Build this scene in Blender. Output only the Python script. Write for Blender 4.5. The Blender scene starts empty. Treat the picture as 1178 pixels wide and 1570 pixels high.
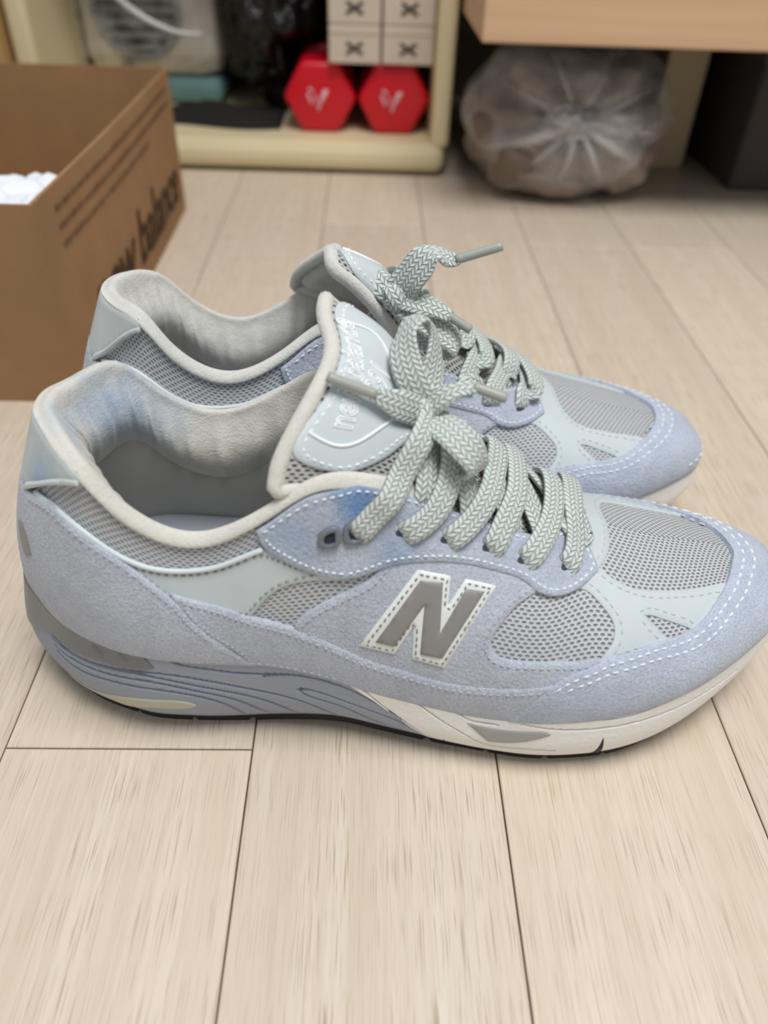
import bpy, math, random
import numpy as np
from mathutils import Vector, Matrix
from mathutils.bvhtree import BVHTree
from mathutils.geometry import delaunay_2d_cdt
random.seed(7); rng = np.random.default_rng(7)
sc = bpy.context.scene
COL = sc.collection

# ------------------------------------------------------------------ camera
FPX, CX, CY, CAMH = 1170.0, 589.0, 785.0, 0.26
def cdir(px, py):
    v = np.array([px-CX, -(py-CY), -FPX]); return v/np.linalg.norm(v)
_Z = -cdir(534, 2155)                       # plumb lines of the shelf and the box
_Y = cdir(571, -213)                        # floor board joints
_Y = _Y-_Z*(_Y@_Z); _Y /= np.linalg.norm(_Y)
_X = np.cross(_Y, _Z)
CM = np.array([_X, _Y, _Z])                 # camera vector -> world vector
CAM = np.array([0, 0, CAMH])
cam_d = bpy.data.cameras.new('camera'); cam = bpy.data.objects.new('camera', cam_d); COL.objects.link(cam)
cam.matrix_world = Matrix([[*CM[0], 0], [*CM[1], 0], [*CM[2], CAMH], [0, 0, 0, 1]])
cam_d.sensor_fit = 'VERTICAL'; cam_d.sensor_height = 36; cam_d.lens = FPX/1570*36
cam_d.clip_start = 0.01
cam_d.dof.use_dof = True; cam_d.dof.focus_distance = 0.285; cam_d.dof.aperture_fstop = 6.3
sc.camera = cam

# ------------------------------------------------------------------ light and exposure
W = bpy.data.worlds.new('room_light'); sc.world = W; W.use_nodes = True
W.node_tree.nodes['Background'].inputs[0].default_value = (0.93, 0.97, 1.0, 1)
W.node_tree.nodes['Background'].inputs[1].default_value = 0.33
ld = bpy.data.lights.new('ceiling_lamp_light', 'AREA'); ld.shape = 'RECTANGLE'; ld.size = 0.7; ld.size_y = 0.7
ld.energy = 25; ld.color = (1.0, 0.985, 0.96)
lo = bpy.data.objects.new('ceiling_lamp_light', ld); COL.objects.link(lo); lo.location = (0.25, -0.05, 1.7)
sc.view_settings.view_transform = 'Standard'; sc.view_settings.look = 'None'
sc.view_settings.gamma = 1.0; sc.view_settings.use_curve_mapping = False
sc.view_settings.exposure = 0.05

# ------------------------------------------------------------------ node / material helpers
def lin(c): return tuple(((x/255)/12.92 if x/255 <= .04045 else ((x/255+.055)/1.055)**2.4) for x in c)
class NT:
    def __init__(s, name):
        s.m = bpy.data.materials.new(name); s.m.use_nodes = True; s.t = s.m.node_tree
        s.b = s.t.nodes['Principled BSDF']
    def n(s, typ, **kw):
        nd = s.t.nodes.new(typ)
        for k, v in kw.items():
            if k == 'op': nd.operation = v
            else: setattr(nd, k, v)
        return nd
    def l(s, a, b): s.t.links.new(a, b)
    def math(s, op, a, b=None, c=None, clamp=False):
        nd = s.n('ShaderNodeMath', op=op); nd.use_clamp = clamp
        for i, v in enumerate((a, b, c)):
            if v is None: continue
            if isinstance(v, (int, float)): nd.inputs[i].default_value = v
            else: s.l(v, nd.inputs[i])
        return nd.outputs[0]
    def mix(s, f, a, b):
        nd = s.n('ShaderNodeMix'); nd.data_type = 'RGBA'
        for i, v in ((0, f), (6, a), (7, b)):
            if isinstance(v, (int, float)): nd.inputs[i].default_value = v
            elif isinstance(v, tuple): nd.inputs[i].default_value = (*v[:3], 1)
            else: s.l(v, nd.inputs[i])
        return nd.outputs[2]
    def coord(s, which='Object'): return s.n('ShaderNodeTexCoord').outputs[which]
    def noise(s, vec, scale, detail=2, rough=.5):
        nd = s.n('ShaderNodeTexNoise'); nd.inputs['Scale'].default_value = scale
        nd.inputs['Detail'].default_value = detail; nd.inputs['Roughness'].default_value = rough
        s.l(vec, nd.inputs['Vector']); return nd.outputs[0]
    def mapr(s, v, a, b, c, d):
        nd = s.n('ShaderNodeMapRange'); s.l(v, nd.inputs[0])
        for i, x in enumerate((a, b, c, d)): nd.inputs[i+1].default_value = x
        return nd.outputs[0]
    def bump(s, h, strength, dist):
        nd = s.n('ShaderNodeBump'); nd.inputs['Strength'].default_value = strength
        nd.inputs['Distance'].default_value = dist; s.l(h, nd.inputs['Height'])
        s.l(nd.outputs[0], s.b.inputs['Normal']); return nd
    def base(s, v):
        if isinstance(v, tuple): s.b.inputs['Base Color'].default_value = (*v[:3], 1)
        else: s.l(v, s.b.inputs['Base Color'])
    def set(s, **kw):
        for k, v in kw.items(): s.b.inputs[k.replace('_', ' ')].default_value = v
def stain(N, vec, base, spots):
    """dye marks: (centre m, radius m, colour, amount)"""
    out = base
    for c, r, colr, amt in spots:
        d = N.n('ShaderNodeVectorMath', op='DISTANCE'); N.l(vec, d.inputs[0]); d.inputs[1].default_value = c
        nz = N.noise(vec, 180, 3)
        dd = N.math('ADD', d.outputs['Value'], N.math('MULTIPLY', N.math('SUBTRACT', nz, .5), r*.9))
        out = N.mix(N.mapr(dd, r, r*.15, 0, amt), out, colr)
    return out

MATS = {}
def m_plain(name, c, rough=.5, bump=None, **kw):
    N = NT(name); N.base(lin(c)); N.set(Roughness=rough, **kw)
    if bump: N.bump(N.noise(N.coord(), bump[0], 3), bump[1], bump[2])
    MATS[name] = N.m; return N.m
def m_suede(name, c, spots=()):
    N = NT(name); o = N.coord()
    n1 = N.noise(o, 90, 4, .6); n2 = N.noise(o, 1500, 3, .7)
    c1 = lin(c); c0 = lin(tuple(x*.96 for x in c)); c2 = lin(tuple(min(255, x*1.03) for x in c))
    col = N.mix(N.mapr(n1, .35, .65, 0, 1), c0, c2)
    col = N.mix(N.mapr(n2, .44, .62, 0, .7), col, lin(tuple(x*.82 for x in c)))
    col = stain(N, o, col, spots)
    N.base(col); N.set(Roughness=.95); N.b.inputs['Specular IOR Level'].default_value = .15
    N.b.inputs['Sheen Weight'].default_value = .35; N.b.inputs['Sheen Roughness'].default_value = .5
    h = N.math('ADD', N.math('MULTIPLY', n2, .6), N.noise(o, 700, 2))
    N.bump(h, .75, .0008); MATS[name] = N.m; return N.m
def m_mesh(name, thread, hole, p, q, strength=1.0):
    """knitted mesh: rows of oval holes, uv in mm"""
    N = NT(name); uv = N.n('ShaderNodeUVMap').outputs[0]
    sx = N.n('ShaderNodeSeparateXYZ'); N.l(uv, sx.inputs[0])
    w = N.noise(uv, .25, 2)
    v = N.math('DIVIDE', N.math('ADD', sx.outputs[1], N.math('MULTIPLY', w, .7)), q)
    u = N.math('DIVIDE', sx.outputs[0], p)
    row = N.math('FLOOR', v)
    fu = N.math('SUBTRACT', N.math('FRACT', N.math('ADD', u, N.math('MULTIPLY', row, .5))), .5)
    fv = N.math('SUBTRACT', N.math('FRACT', v), .5)
    d = N.math('SQRT', N.math('ADD', N.math('POWER', N.math('MULTIPLY', fu, 2), 2), N.math('POWER', N.math('MULTIPLY', fv, 2), 2)))
    hm = N.mapr(d, .72, .30, 0, 1)
    tw = N.noise(uv, 5, 2)
    col = N.mix(hm, N.mix(tw, lin(thread), lin(tuple(x*.86 for x in thread))), lin(hole))
    N.base(col); N.set(Roughness=.85); N.b.inputs['Specular IOR Level'].default_value = .25
    h = N.math('SUBTRACT', N.math('MULTIPLY', tw, .25), hm)
    N.bump(h, strength, .0008); MATS[name] = N.m; return N.m
def m_braid(name, c):
    """flat braided lace, uv in mm (u across, v along)"""
    N = NT(name); uv = N.n('ShaderNodeUVMap').outputs[0]
    sx = N.n('ShaderNodeSeparateXYZ'); N.l(uv, sx.inputs[0])
    p, q = 1.75, 2.05                        # strand column width, stitch length
    uu = N.math('DIVIDE', sx.outputs[0], p); col_i = N.math('FLOOR', uu); fu = N.math('FRACT', uu)
    par = N.math('MODULO', N.math('ABSOLUTE', col_i), 2)
    sgn = N.math('SUBTRACT', N.math('MULTIPLY', par, 2), 1)
    t = N.math('FRACT', N.math('ADD', N.math('DIVIDE', sx.outputs[1], q), N.math('MULTIPLY', sgn, N.math('MULTIPLY', fu, .75))))
    def dome(x): return N.math('SINE', N.math('MULTIPLY', x, math.pi))
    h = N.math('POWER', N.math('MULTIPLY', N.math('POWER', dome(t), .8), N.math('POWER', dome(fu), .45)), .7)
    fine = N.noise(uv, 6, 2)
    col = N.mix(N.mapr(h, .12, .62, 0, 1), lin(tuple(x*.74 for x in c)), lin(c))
    N.base(col); N.set(Roughness=.8); N.b.inputs['Specular IOR Level'].default_value = .3
    N.bump(N.math('ADD', h, N.math('MULTIPLY', fine, .2)), 1.0, .0006); MATS[name] = N.m; return N.m

# ------------------------------------------------------------------ mesh helpers
def mesh_obj(name, verts, faces, mat, parent=None, uvs=None, smooth=True, scale=.001):
    me = bpy.data.meshes.new(name)
    v = np.asarray(verts, float)*scale
    me.from_pydata([tuple(x) for x in v], [], [tuple(int(i) for i in f) for f in faces])
    if uvs is not None:
        ul = me.uv_layers.new(name='UVMap'); li = np.zeros(len(me.loops), dtype=np.int32)
        me.loops.foreach_get('vertex_index', li)
        ul.data.foreach_set('uv', np.asarray(uvs, np.float32)[li].ravel())
    if smooth: me.polygons.foreach_set('use_smooth', [True]*len(me.polygons))
    me.materials.append(mat if not isinstance(mat, str) else MATS[mat]); me.update()
    o = bpy.data.objects.new(name, me); COL.objects.link(o)
    if parent: o.parent = parent
    return o
def empty(name, loc=(0, 0, 0), rz=0):
    o = bpy.data.objects.new(name, None); COL.objects.link(o); o.location = loc; o.rotation_euler = (0, 0, rz)
    o.empty_display_size = .05; return o
def tag(o, label=None, cat=None, group=None, kind=None):
    if label: o['label'] = label
    if cat: o['category'] = cat
    if group: o['group'] = group
    if kind: o['kind'] = kind
    return o
def grid_faces(n, m, off=0, closed_u=False, flip=False):
    F = []
    for i in range(n if closed_u else n-1):
        for j in range(m-1):
            a, b, c, d = i*m+j, ((i+1) % n)*m+j, ((i+1) % n)*m+j+1, i*m+j+1
            F.append((off+a, off+b, off+c, off+d) if not flip else (off+a, off+d, off+c, off+b))
    return F
def ncs(t, P, q):
    """natural cubic spline through P(t), evaluated at q"""
    t = np.asarray(t, float); P = np.asarray(P, float); q = np.asarray(q, float)
    n = len(t); h = np.diff(t)
    A = np.eye(n); R = np.zeros((n,)+P.shape[1:])
    for i in range(1, n-1):
        A[i, i-1] = h[i-1]; A[i, i] = 2*(h[i-1]+h[i]); A[i, i+1] = h[i]
        R[i] = 6*((P[i+1]-P[i])/h[i]-(P[i]-P[i-1])/h[i-1])
    M = np.linalg.solve(A, R.reshape(n, -1)).reshape(R.shape)
    k = np.clip(np.searchsorted(t, q, side='right')-1, 0, n-2)
    ex = (slice(None),)+(None,)*(P.ndim-1)
    a = (t[k+1]-q)[ex]; b = (q-t[k])[ex]; hh = h[k][ex]
    return (M[k]*a**3+M[k+1]*b**3)/(6*hh)+(P[k]/hh-M[k]*hh/6)*a+(P[k+1]/hh-M[k+1]*hh/6)*b
def spline(P, n):
    P = np.asarray(P, float); t = np.r_[0, np.cumsum(np.maximum(1e-6, np.linalg.norm(np.diff(P, axis=0), axis=1))**.7)]
    return ncs(t, P, np.linspace(0, t[-1], n))
def resample(P, step, closed=False):
    P = np.asarray(P, float)
    if closed: P = np.vstack([P, P[:1]])
    L = np.r_[0, np.cumsum(np.linalg.norm(np.diff(P, axis=0), axis=1))]
    n = max(3, int(round(L[-1]/step)))
    q = np.linspace(0, L[-1], n+1)
    out = np.stack([np.interp(q, L, P[:, k]) for k in range(P.shape[1])], 1)
    return out[:-1] if closed else out
def box_mesh(name, lo, hi, mat, parent=None, bev=0.0, loc=None):
    import bmesh
    bm = bmesh.new(); bmesh.ops.create_cube(bm, size=1)
    lo = np.array(lo, float); hi = np.array(hi, float)
    for v in bm.verts: v.co = Vector(((lo+hi)/2+np.array(v.co)*(hi-lo)))
    if bev: bmesh.ops.bevel(bm, geom=bm.edges[:], offset=bev, segments=2, affect='EDGES', profile=.5)
    me = bpy.data.meshes.new(name); bm.to_mesh(me); bm.free(); me.materials.append(MATS[mat] if isinstance(mat, str) else mat)
    o = bpy.data.objects.new(name, me); COL.objects.link(o)
    if parent: o.parent = parent
    if loc is not None: o.location = loc
    return o
def tube(P, r, nseg=8, caps=True):
    """verts, faces of a tube through P (mm); r scalar or array"""
    P = np.asarray(P, float); n = len(P); r = np.broadcast_to(np.asarray(r, float), (n,))
    T = np.gradient(P, axis=0); T /= np.linalg.norm(T, axis=1)[:, None]+1e-12
    ref = np.array([0, 0, 1.]) if abs(T[0][2]) < .9 else np.array([1., 0, 0])
    V = []
    for i in range(n):
        s = np.cross(T[i], ref); s /= np.linalg.norm(s); u = np.cross(s, T[i]); ref = u
        for k in range(nseg):
            a = 2*math.pi*k/nseg; V.append(P[i]+r[i]*(math.cos(a)*s+math.sin(a)*u))
    F = []
    for i in range(n-1):
        for k in range(nseg):
            a, b = i*nseg+k, i*nseg+(k+1) % nseg
            F.append((a, b, b+nseg, a+nseg))
    if caps:
        F.append(tuple(range(nseg))[::-1]); F.append(tuple((n-1)*nseg+k for k in range(nseg)))
    return V, F

# ------------------------------------------------------------------ shoe template (local mm, heel at x=0, toe at x=301, camera side y<0)
YAW_A = math.radians(1.0); O_A = np.array([-.134, .2075, 0])
R_A = np.array([[math.cos(YAW_A), -math.sin(YAW_A), 0], [math.sin(YAW_A), math.cos(YAW_A), 0], [0, 0, 1]])
def loc_ray(px, py, O=O_A, R=R_A):
    return R.T@(CAM-O)*1000, R.T@(CM@cdir(px, py))
def at_y(px, py, y, O=O_A, R=R_A):
    c, r = loc_ray(px, py, O, R); return c+r*((y-c[1])/r[1])

LB = [(301, 4, 39), (298.5, -7, 38.5), (293, -15, 38), (283, -24, 38), (269, -34, 37), (251, -44.5, 36), (231, -51, 33), (212, -53, 30.5),
      (195, -52.5, 29), (175, -49, 27.5), (155, -45.5, 30), (140, -43, 33), (126, -41, 37.5), (112, -40, 42.5), (98, -39, 45),
      (80, -39, 46.5), (65, -38.5, 48), (52, -36.5, 49.5), (40, -31.5, 50), (28.5, -24, 50), (19, -14.5, 51), (12, -6, 53), (10, 0, 54)]
LT = [(299, 4, 45), (294.5, 4, 53), (287, 3.6, 58), (276, 3.2, 61.5), (262, 2.8, 64.5), (246, 2.2, 68), (229, 1.4, 73.5), (213, 0.6, 80),
      (199, -15.5, 85), (181, -19.5, 91), (161, -21, 101), (146, -22.5, 109), (131, -25.5, 115), (117.5, -28, 115.5), (103, -30, 106),
      (85, -31, 97), (70, -30.8, 99.5), (58.5, -29.3, 108.5), (50.5, -26.5, 118), (43.5, -20.8, 123.5), (37.5, -13, 126), (33.5, -6, 126.5), (32.5, 0, 126.5)]
NC = 44
def out_dir(t): t = np.array([-t[1], t[0], 0.0]); return t/np.linalg.norm(t)
B = np.zeros((NC, 3)); T = np.zeros((NC, 3))
for i in range(23):
    B[i] = LB[i]; T[i] = LT[i]
for i in range(1, 22):
    x, y, z = LB[i]; cc = 4*max(0, (x-170)/130)**1.2
    k = float(np.interp(x, [100, 130, 160, 190, 240, 300], [1, .93, .87, .78, .77, .84]))
    B[NC-i] = (x, -(y-cc)*k+cc, z)
    x, y, z = LT[i]
    T[NC-i] = (x, y, z) if i <= 7 else (x, -y, z+(6.5 if 13 <= i <= 18 else 3.5 if i in (12, 19) else 0))
TAN = np.roll(B, -1, 0)-np.roll(B, 1, 0)
OUT = np.array([out_dir(t) for t in TAN])
C1 = np.zeros((NC, 3)); C2 = np.zeros((NC, 3))
for i in range(NC):
    k = min(i, NC-i); up = np.array([0, 0, 1.0]); dz = T[i][2]-B[i][2]
    if k <= 7:
        C1[i] = B[i]+OUT[i]*[1, 2.5, 3.5, 4.5, 5, 5, 5, 4.5][k]+up*dz*.66
        hd = B[i]-T[i]; hd[2] = 0
        C2[i] = T[i]+hd*[.5, .5, .52, .54, .55, .54, .52, .5][k]-up*[1, .5, .5, .5, .8, 1.5, 2.5, 4][k]
    elif k <= 12:
        q = k-8; C1[i] = B[i]+OUT[i]*[4.2, 4, 3.8, 3.6, 3.4][q]+up*dz*[.55, .5, .46, .42, .40][q]
        hd = B[i]-T[i]; hd[2] = 0
        C2[i] = T[i]+hd*[.50, .48, .46, .42, .34][q]-up*[8, 10, 13, 15, 18][q]
    else:
        a = {13: 3.2, 14: 3.2, 15: 3.2, 16: 3.2, 17: 3.2, 18: 3.2, 19: 2.0, 20: 0.3, 21: -1.2, 22: -1.6}[k]
        c = {13: 5, 14: 4, 15: 3.5, 16: 3.5, 17: 3.5, 18: 4.5, 19: 6, 20: 8, 21: 9.5, 22: 10}[k]
        C1[i] = B[i]+OUT[i]*a+up*dz*.36; C2[i] = T[i]+OUT[i]*c-up*dz*.33
CTRL = np.stack([B, C1, C2, T], 1)                       # NC x 4 x 3
_PAD = 5
_idx = [(i % NC) for i in range(-_PAD, NC+_PAD+1)]
_tt = np.arange(-_PAD, NC+_PAD+1)
RIDGE = np.array(LT[:8])
def ctrl(S):
    S = np.atleast_1d(np.asarray(S, float)) % NC
    K = ncs(_tt, CTRL[_idx], S)
    sm = np.minimum(S, NC-S); msk = sm < 7
    if msk.any(): K[msk, 3] = ncs(np.arange(8), RIDGE, sm[msk])
    return K
def surf(S, h):
    S = np.atleast_1d(np.asarray(S, float)); h = np.atleast_1d(np.asarray(h, float))
    K = ctrl(S); h = h[:, None]; g = 1-h
    return K[:, 0]*g**3+3*K[:, 1]*g*g*h+3*K[:, 2]*g*h*h+K[:, 3]*h**3
def surf_n(S, h):
    e = 2e-3
    S = np.atleast_1d(np.asarray(S, float)); h = np.clip(np.atleast_1d(np.asarray(h, float)), 0.004, .996)
    a = surf(S+e, h)-surf(S-e, h); b = surf(S, h+e)-surf(S, h-e)
    n = np.cross(a, b); n /= np.linalg.norm(n, axis=1)[:, None]+1e-12
    return -n if False else n
NS, NH = 441, 41
SG = np.linspace(0, NC, NS); HG = np.linspace(0, 1, NH)
GP = surf(np.repeat(SG, NH), np.tile(HG, NS)); GUV = np.stack([np.repeat(SG, NH), np.tile(HG, NS)], 1)
GT = []
for i in range(NS-1):
    for j in range(NH-1):
        a = i*NH+j; GT += [(a, a+NH, a+NH+1), (a, a+NH+1, a+1)]
BVH = BVHTree.FromPolygons([tuple(p) for p in GP], GT)
# orientation of normals: the lateral wall must face -y
SIGN = -1.0 if surf_n(15., .5)[0][1] > 0 else 1.0
def nrm(S, h): return surf_n(S, h)*SIGN
def bary(idx, p):
    a, b, c = (GP[k] for k in GT[idx]); v0, v1, v2 = b-a, c-a, p-a
    d00, d01, d11, d20, d21 = v0@v0, v0@v1, v1@v1, v2@v0, v2@v1; den = d00*d11-d01*d01
    if abs(den) < 1e-12: return GUV[GT[idx][0]]
    v = (d11*d20-d01*d21)/den; w = (d00*d21-d01*d20)/den
    A, Bq, Cq = (GUV[k] for k in GT[idx]); return A*(1-v-w)+Bq*v+Cq*w
def px_sh(px, py, O=O_A, R=R_A):
    """photo pixel -> (S, h) on the upper, by casting the pixel's ray on it"""
    c, r = loc_ray(px, py, O, R)
    hit, n, idx, d = BVH.ray_cast(Vector(c), Vector(r))
    if hit is None:
        best = None
        for t in np.linspace(180, 420, 121):
            q = BVH.find_nearest(Vector(c+r*t))
            if best is None or q[3] < best[3]: best = q
        hit, n, idx, d = best
    return bary(idx, np.array(hit))
def TR(*pts): return np.array([px_sh(*p) if len(p) == 2 else p[1:] for p in pts])      # (px,py) or ('s',S,h)
def mirror_sh(q): q = np.array(q); return np.stack([NC-q[:, 0], q[:, 1]], 1)
class ChartS:
    HS = 72.0
    def __init__(s):
        P = surf(SG, np.full(NS, .45)); s.U = np.r_[0, np.cumsum(np.linalg.norm(np.diff(P, axis=0), axis=1))]
    def from_sh(s, q): q = np.asarray(q); return np.stack([np.interp(q[:, 0], SG, s.U), q[:, 1]*s.HS], 1)
    def to_sh(s, p): p = np.asarray(p); return np.stack([np.interp(p[:, 0], s.U, SG), np.clip(p[:, 1]/s.HS, 0, 1)], 1)
    def eval(s, p): q = s.to_sh(p); return surf(q[:, 0], q[:, 1]), nrm(q[:, 0], q[:, 1])
class ChartT:
    c0 = np.array([212, 2, 12.0]); ax = np.array([.5, 0, .866]); e1 = np.array([.866, 0, -.5]); e2 = np.array([0, 1.0, 0]); RR = 50
    def to2(s, P):
        d = np.asarray(P)-s.c0; d /= np.linalg.norm(d, axis=1)[:, None]
        th = np.arccos(np.clip(d@s.ax, -1, 1)); a, b = d@s.e1, d@s.e2; L = np.hypot(a, b)+1e-12
        return np.stack([s.RR*th*a/L, s.RR*th*b/L], 1)
    def from_sh(s, q): q = np.asarray(q); return s.to2(surf(q[:, 0], q[:, 1]))
    def to_sh(s, p):
        out = []
        for a, b in np.asarray(p):
            th = math.hypot(a, b)/s.RR; L = math.hypot(a, b)+1e-12
            d = math.cos(th)*s.ax+math.sin(th)*(a/L*s.e1+b/L*s.e2)
            hit, n, idx, dd = BVH.ray_cast(Vector(s.c0), Vector(d))
            if hit is None: hit, n, idx, dd = BVH.find_nearest(Vector(s.c0+d*50))
            out.append(bary(idx, np.array(hit)))
        return np.array(out)
    def eval(s, p): q = s.to_sh(p); return surf(q[:, 0], q[:, 1]), nrm(q[:, 0], q[:, 1])
CS, CT = ChartS(), ChartT()

PARTS = []                                               # every piece of the template, made once, put on both shoes
def part(name, V, F, mat, uv=None, parent=None, label=None, kind=None, only=None, smooth=True):
    PARTS.append(dict(name=name, V=np.asarray(V, float), F=F, mat=mat, uv=uv, parent=parent, label=label, kind=kind, only=only, smooth=smooth))
    return len(PARTS)-1
def inside(poly, pts):
    x, y = pts[:, 0], pts[:, 1]; r = np.zeros(len(pts), bool); n = len(poly); j = n-1
    for i in range(n):
        xi, yi = poly[i]; xj, yj = poly[j]
        c = ((yi > y) != (yj > y)); 
        with np.errstate(divide='ignore', invalid='ignore'):
            r ^= c & (x < (xj-xi)*(y-yi)/(yj-yi)+xi)
        j = i
    return r
def pdist(poly, pts, closed=True):
    d = np.full(len(pts), 1e9); n = len(poly)
    for i in range(n if closed else n-1):
        a = poly[i]; b = poly[(i+1) % n]; ab = b-a; L = ab@ab+1e-12
        t = np.clip(((pts-a)@ab)/L, 0, 1); d = np.minimum(d, np.linalg.norm(pts-(a+t[:, None]*ab), axis=1))
    return d
def smooth_poly(P, step, closed=True, corner=55):
    """resample, rounding soft bends and keeping sharp corners"""
    P = np.asarray(P, float); n = len(P); cor = []
    for i in range(n):
        if not closed and i in (0, n-1): cor.append(i); continue
        a = P[i]-P[i-1]; b = P[(i+1) % n]-P[i]
        ang = math.degrees(math.acos(np.clip((a@b)/(np.linalg.norm(a)*np.linalg.norm(b)+1e-12), -1, 1)))
        if ang > corner: cor.append(i)
    if closed:
        if not cor: cor = [0]
        seq = cor+[cor[0]+n]
    else: seq = cor
    out = []
    for a, b in zip(seq[:-1], seq[1:]):
        seg = np.array([P[k % n] for k in range(a, b+1)])
        if len(seg) > 2: seg = spline(seg, max(8, 6*len(seg)))
        rs = resample(seg, step); out.append(rs[:-1])
    if not closed: out.append(P[-1:])
    return np.vstack(out)
def area2(P): x, y = P[:, 0], P[:, 1]; return .5*np.sum(x*np.roll(y, -1)-np.roll(x, -1)*y)
def panel_geo(chart, poly, top, grid=2.4, holes=(), bev=.7, bottom=-.3, step=1.3):
    loops = []
    for k, lp in enumerate([poly]+list(holes)):
        lp = np.asarray(lp)
        if (area2(lp) > 0) != (k == 0): lp = lp[::-1]
        loops.append(lp)
    pts, edges, bidx = [], [], []
    for lp in loops:
        o = len(pts); n = len(lp); pts += list(lp); bidx.append((o, n)); edges += [(o+i, o+(i+1) % n) for i in range(n)]
    allb = np.array(pts)
    lo, hi = allb.min(0), allb.max(0)
    ring = []
    for lp in loops:
        t = np.roll(lp, -1, 0)-np.roll(lp, 1, 0); t /= np.linalg.norm(t, axis=1)[:, None]+1e-12
        ring.append(lp+np.stack([-t[:, 1], t[:, 0]], 1)*bev)
    gx, gy = np.meshgrid(np.arange(lo[0], hi[0], grid), np.arange(lo[1], hi[1], grid*.866))
    gx = gx+(np.arange(gx.shape[0]) % 2)[:, None]*grid*.5
    G = np.stack([gx.ravel(), gy.ravel()], 1)
    def ok(p, mn):
        m = inside(loops[0], p)
        for h in loops[1:]: m &= ~inside(h, p)
        for lp in loops:
            if m.any():
                d = np.full(len(p), 0.0); d[m] = pdist(lp, p[m]); m &= d > mn
        return m
    rp = np.vstack(ring); rp = rp[ok(rp, bev*.75)]
    gp = G[ok(G, bev*1.6)]
    nb = len(pts); P2 = np.vstack([allb, rp, gp])
    vs, es, fs, *_ = delaunay_2d_cdt([Vector(p) for p in P2], edges, [], 0, 1e-6)
    vs = np.array([tuple(v) for v in vs])
    tri = np.array([f for f in fs if len(f) == 3]); cen = vs[tri].mean(1); tri = tri[ok(cen, -1)]
    db = np.full(len(vs), 1e9)
    for lp in loops: db = np.minimum(db, pdist(lp, vs))
    P3, N3 = chart.eval(vs)
    q = np.clip(db/bev, 0, 1); hgt = top-(1-q)**2*min(.55, top*.5)
    V = P3+N3*hgt[:, None]
    # skirt
    A3, An = chart.eval(allb); 
    F = [tuple(t) for t in tri]
    tb = A3+An*(top-min(.55, top*.5)); bb = A3+An*bottom
    o = len(V); V = np.vstack([V, tb, bb]); uv = np.vstack([vs, allb, allb+.3])
    for s, n in bidx:
        for i in range(n):
            a, b = s+i, s+(i+1) % n; F.append((o+a, o+b, o+nb+b, o+nb+a)[::-1])
    # face orientation follows the outward normal
    t0 = tri[len(tri)//2]; fn = np.cross(V[t0[1]]-V[t0[0]], V[t0[2]]-V[t0[0]])
    if fn@N3[t0[0]] < 0: F = [f[::-1] for f in F]
    return V, F, uv
STITCH = {}
def dash(acc, a, b, n, r):
    """one raised thread stitch from a to b with surface normal n"""
    V, F = acc; t = b-a; L = np.linalg.norm(t); t = t/L; s = np.cross(n, t); o = len(V)
    for f, w, z in ((0, .45, -.1), (.22, 1, .75), (.78, 1, .75), (1, .45, -.1)):
        c = a+t*L*f
        V += [c-s*r*w-n*.25, c-s*r*w*.55+n*r*z, c+s*r*w*.55+n*r*z, c+s*r*w-n*.25]
    for k in range(3):
        for j in range(3): F.append((o+k*4+j, o+k*4+j+1, o+k*4+4+j+1, o+k*4+4+j))
    F += [(o, o+1, o+2, o+3), (o+15, o+14, o+13, o+12)]
def stitch_line(acc, chart, L2, hgt, ln=1.9, gap=.7, r=.42, keep=None):
    P = resample(L2, .5); n = int((len(P)-1)*.5/(ln+gap))
    st = [int(i*(ln+gap)/.5) for i in range(n)]
    a2 = np.array([P[i] for i in st]); b2 = np.array([P[min(len(P)-1, i+int(ln/.5))] for i in st])
    if len(a2) == 0: return
    A, An = chart.eval(a2); Bq, Bn = chart.eval(b2)
    for i in range(len(A)):
        if keep is not None and not keep(A[i]): continue
        if np.linalg.norm(Bq[i]-A[i]) < .4 or np.linalg.norm(Bq[i]-A[i]) > 5: continue
        dash(acc, A[i]+An[i]*hgt, Bq[i]+Bn[i]*hgt, An[i], r)
def inset_line(poly, d):
    P = np.asarray(poly, float)
    if area2(P) < 0: P = P[::-1]
    t = np.roll(P, -2, 0)-np.roll(P, 2, 0); t /= np.linalg.norm(t, axis=1)[:, None]+1e-12
    Q = P+np.stack([-t[:, 1], t[:, 0]], 1)*d
    k = pdist(P, Q) > d*.8; Q = Q[k]
    return np.vstack([Q, Q[:1]])
def panel(name, chart, sh, top, mat, holes=(), stitch=2.0, keep=None, grid=2.4, label=None, both=True, bev=.7, only=None, corner=55, thread='thread'):
    """sh: outline in (S,h). Builds the piece and, for side pieces, its mirror image on the other side"""
    for side in ((0, 1) if both else (0,)):
        q = np.asarray(sh); hq = [np.asarray(h) for h in holes]
        if side: q = mirror_sh(q); hq = [mirror_sh(h) for h in hq]
        poly = smooth_poly(chart.from_sh(q), 1.3, corner=corner); hs = [smooth_poly(chart.from_sh(h), 1.0, corner=corner) for h in hq]
        V, F, uv = panel_geo(chart, poly, top, grid, hs, bev)
        pi = part(name, V, F, mat, uv, label=label, only=only)
        if stitch:
            acc = ([], [])
            for lp, sg in [(poly, 1)]+[(h, -1) for h in hs]:
                for dd in (stitch if isinstance(stitch, tuple) else (stitch,)):
                    stitch_line(acc, chart, inset_line(lp, dd*sg), top+.05, keep=keep)
            if acc[0]: part('stitching', acc[0], acc[1], thread, None, parent=pi, kind='stuff', only=only, smooth=True)
    return pi

# ------------------------------------------------------------------ shoe pieces
# base: knitted mesh body
CSG = CS.from_sh(GUV)
part('upper_mesh', GP, [t if SIGN > 0 else t[::-1] for t in GT], 'mesh_vamp', CSG)

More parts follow.
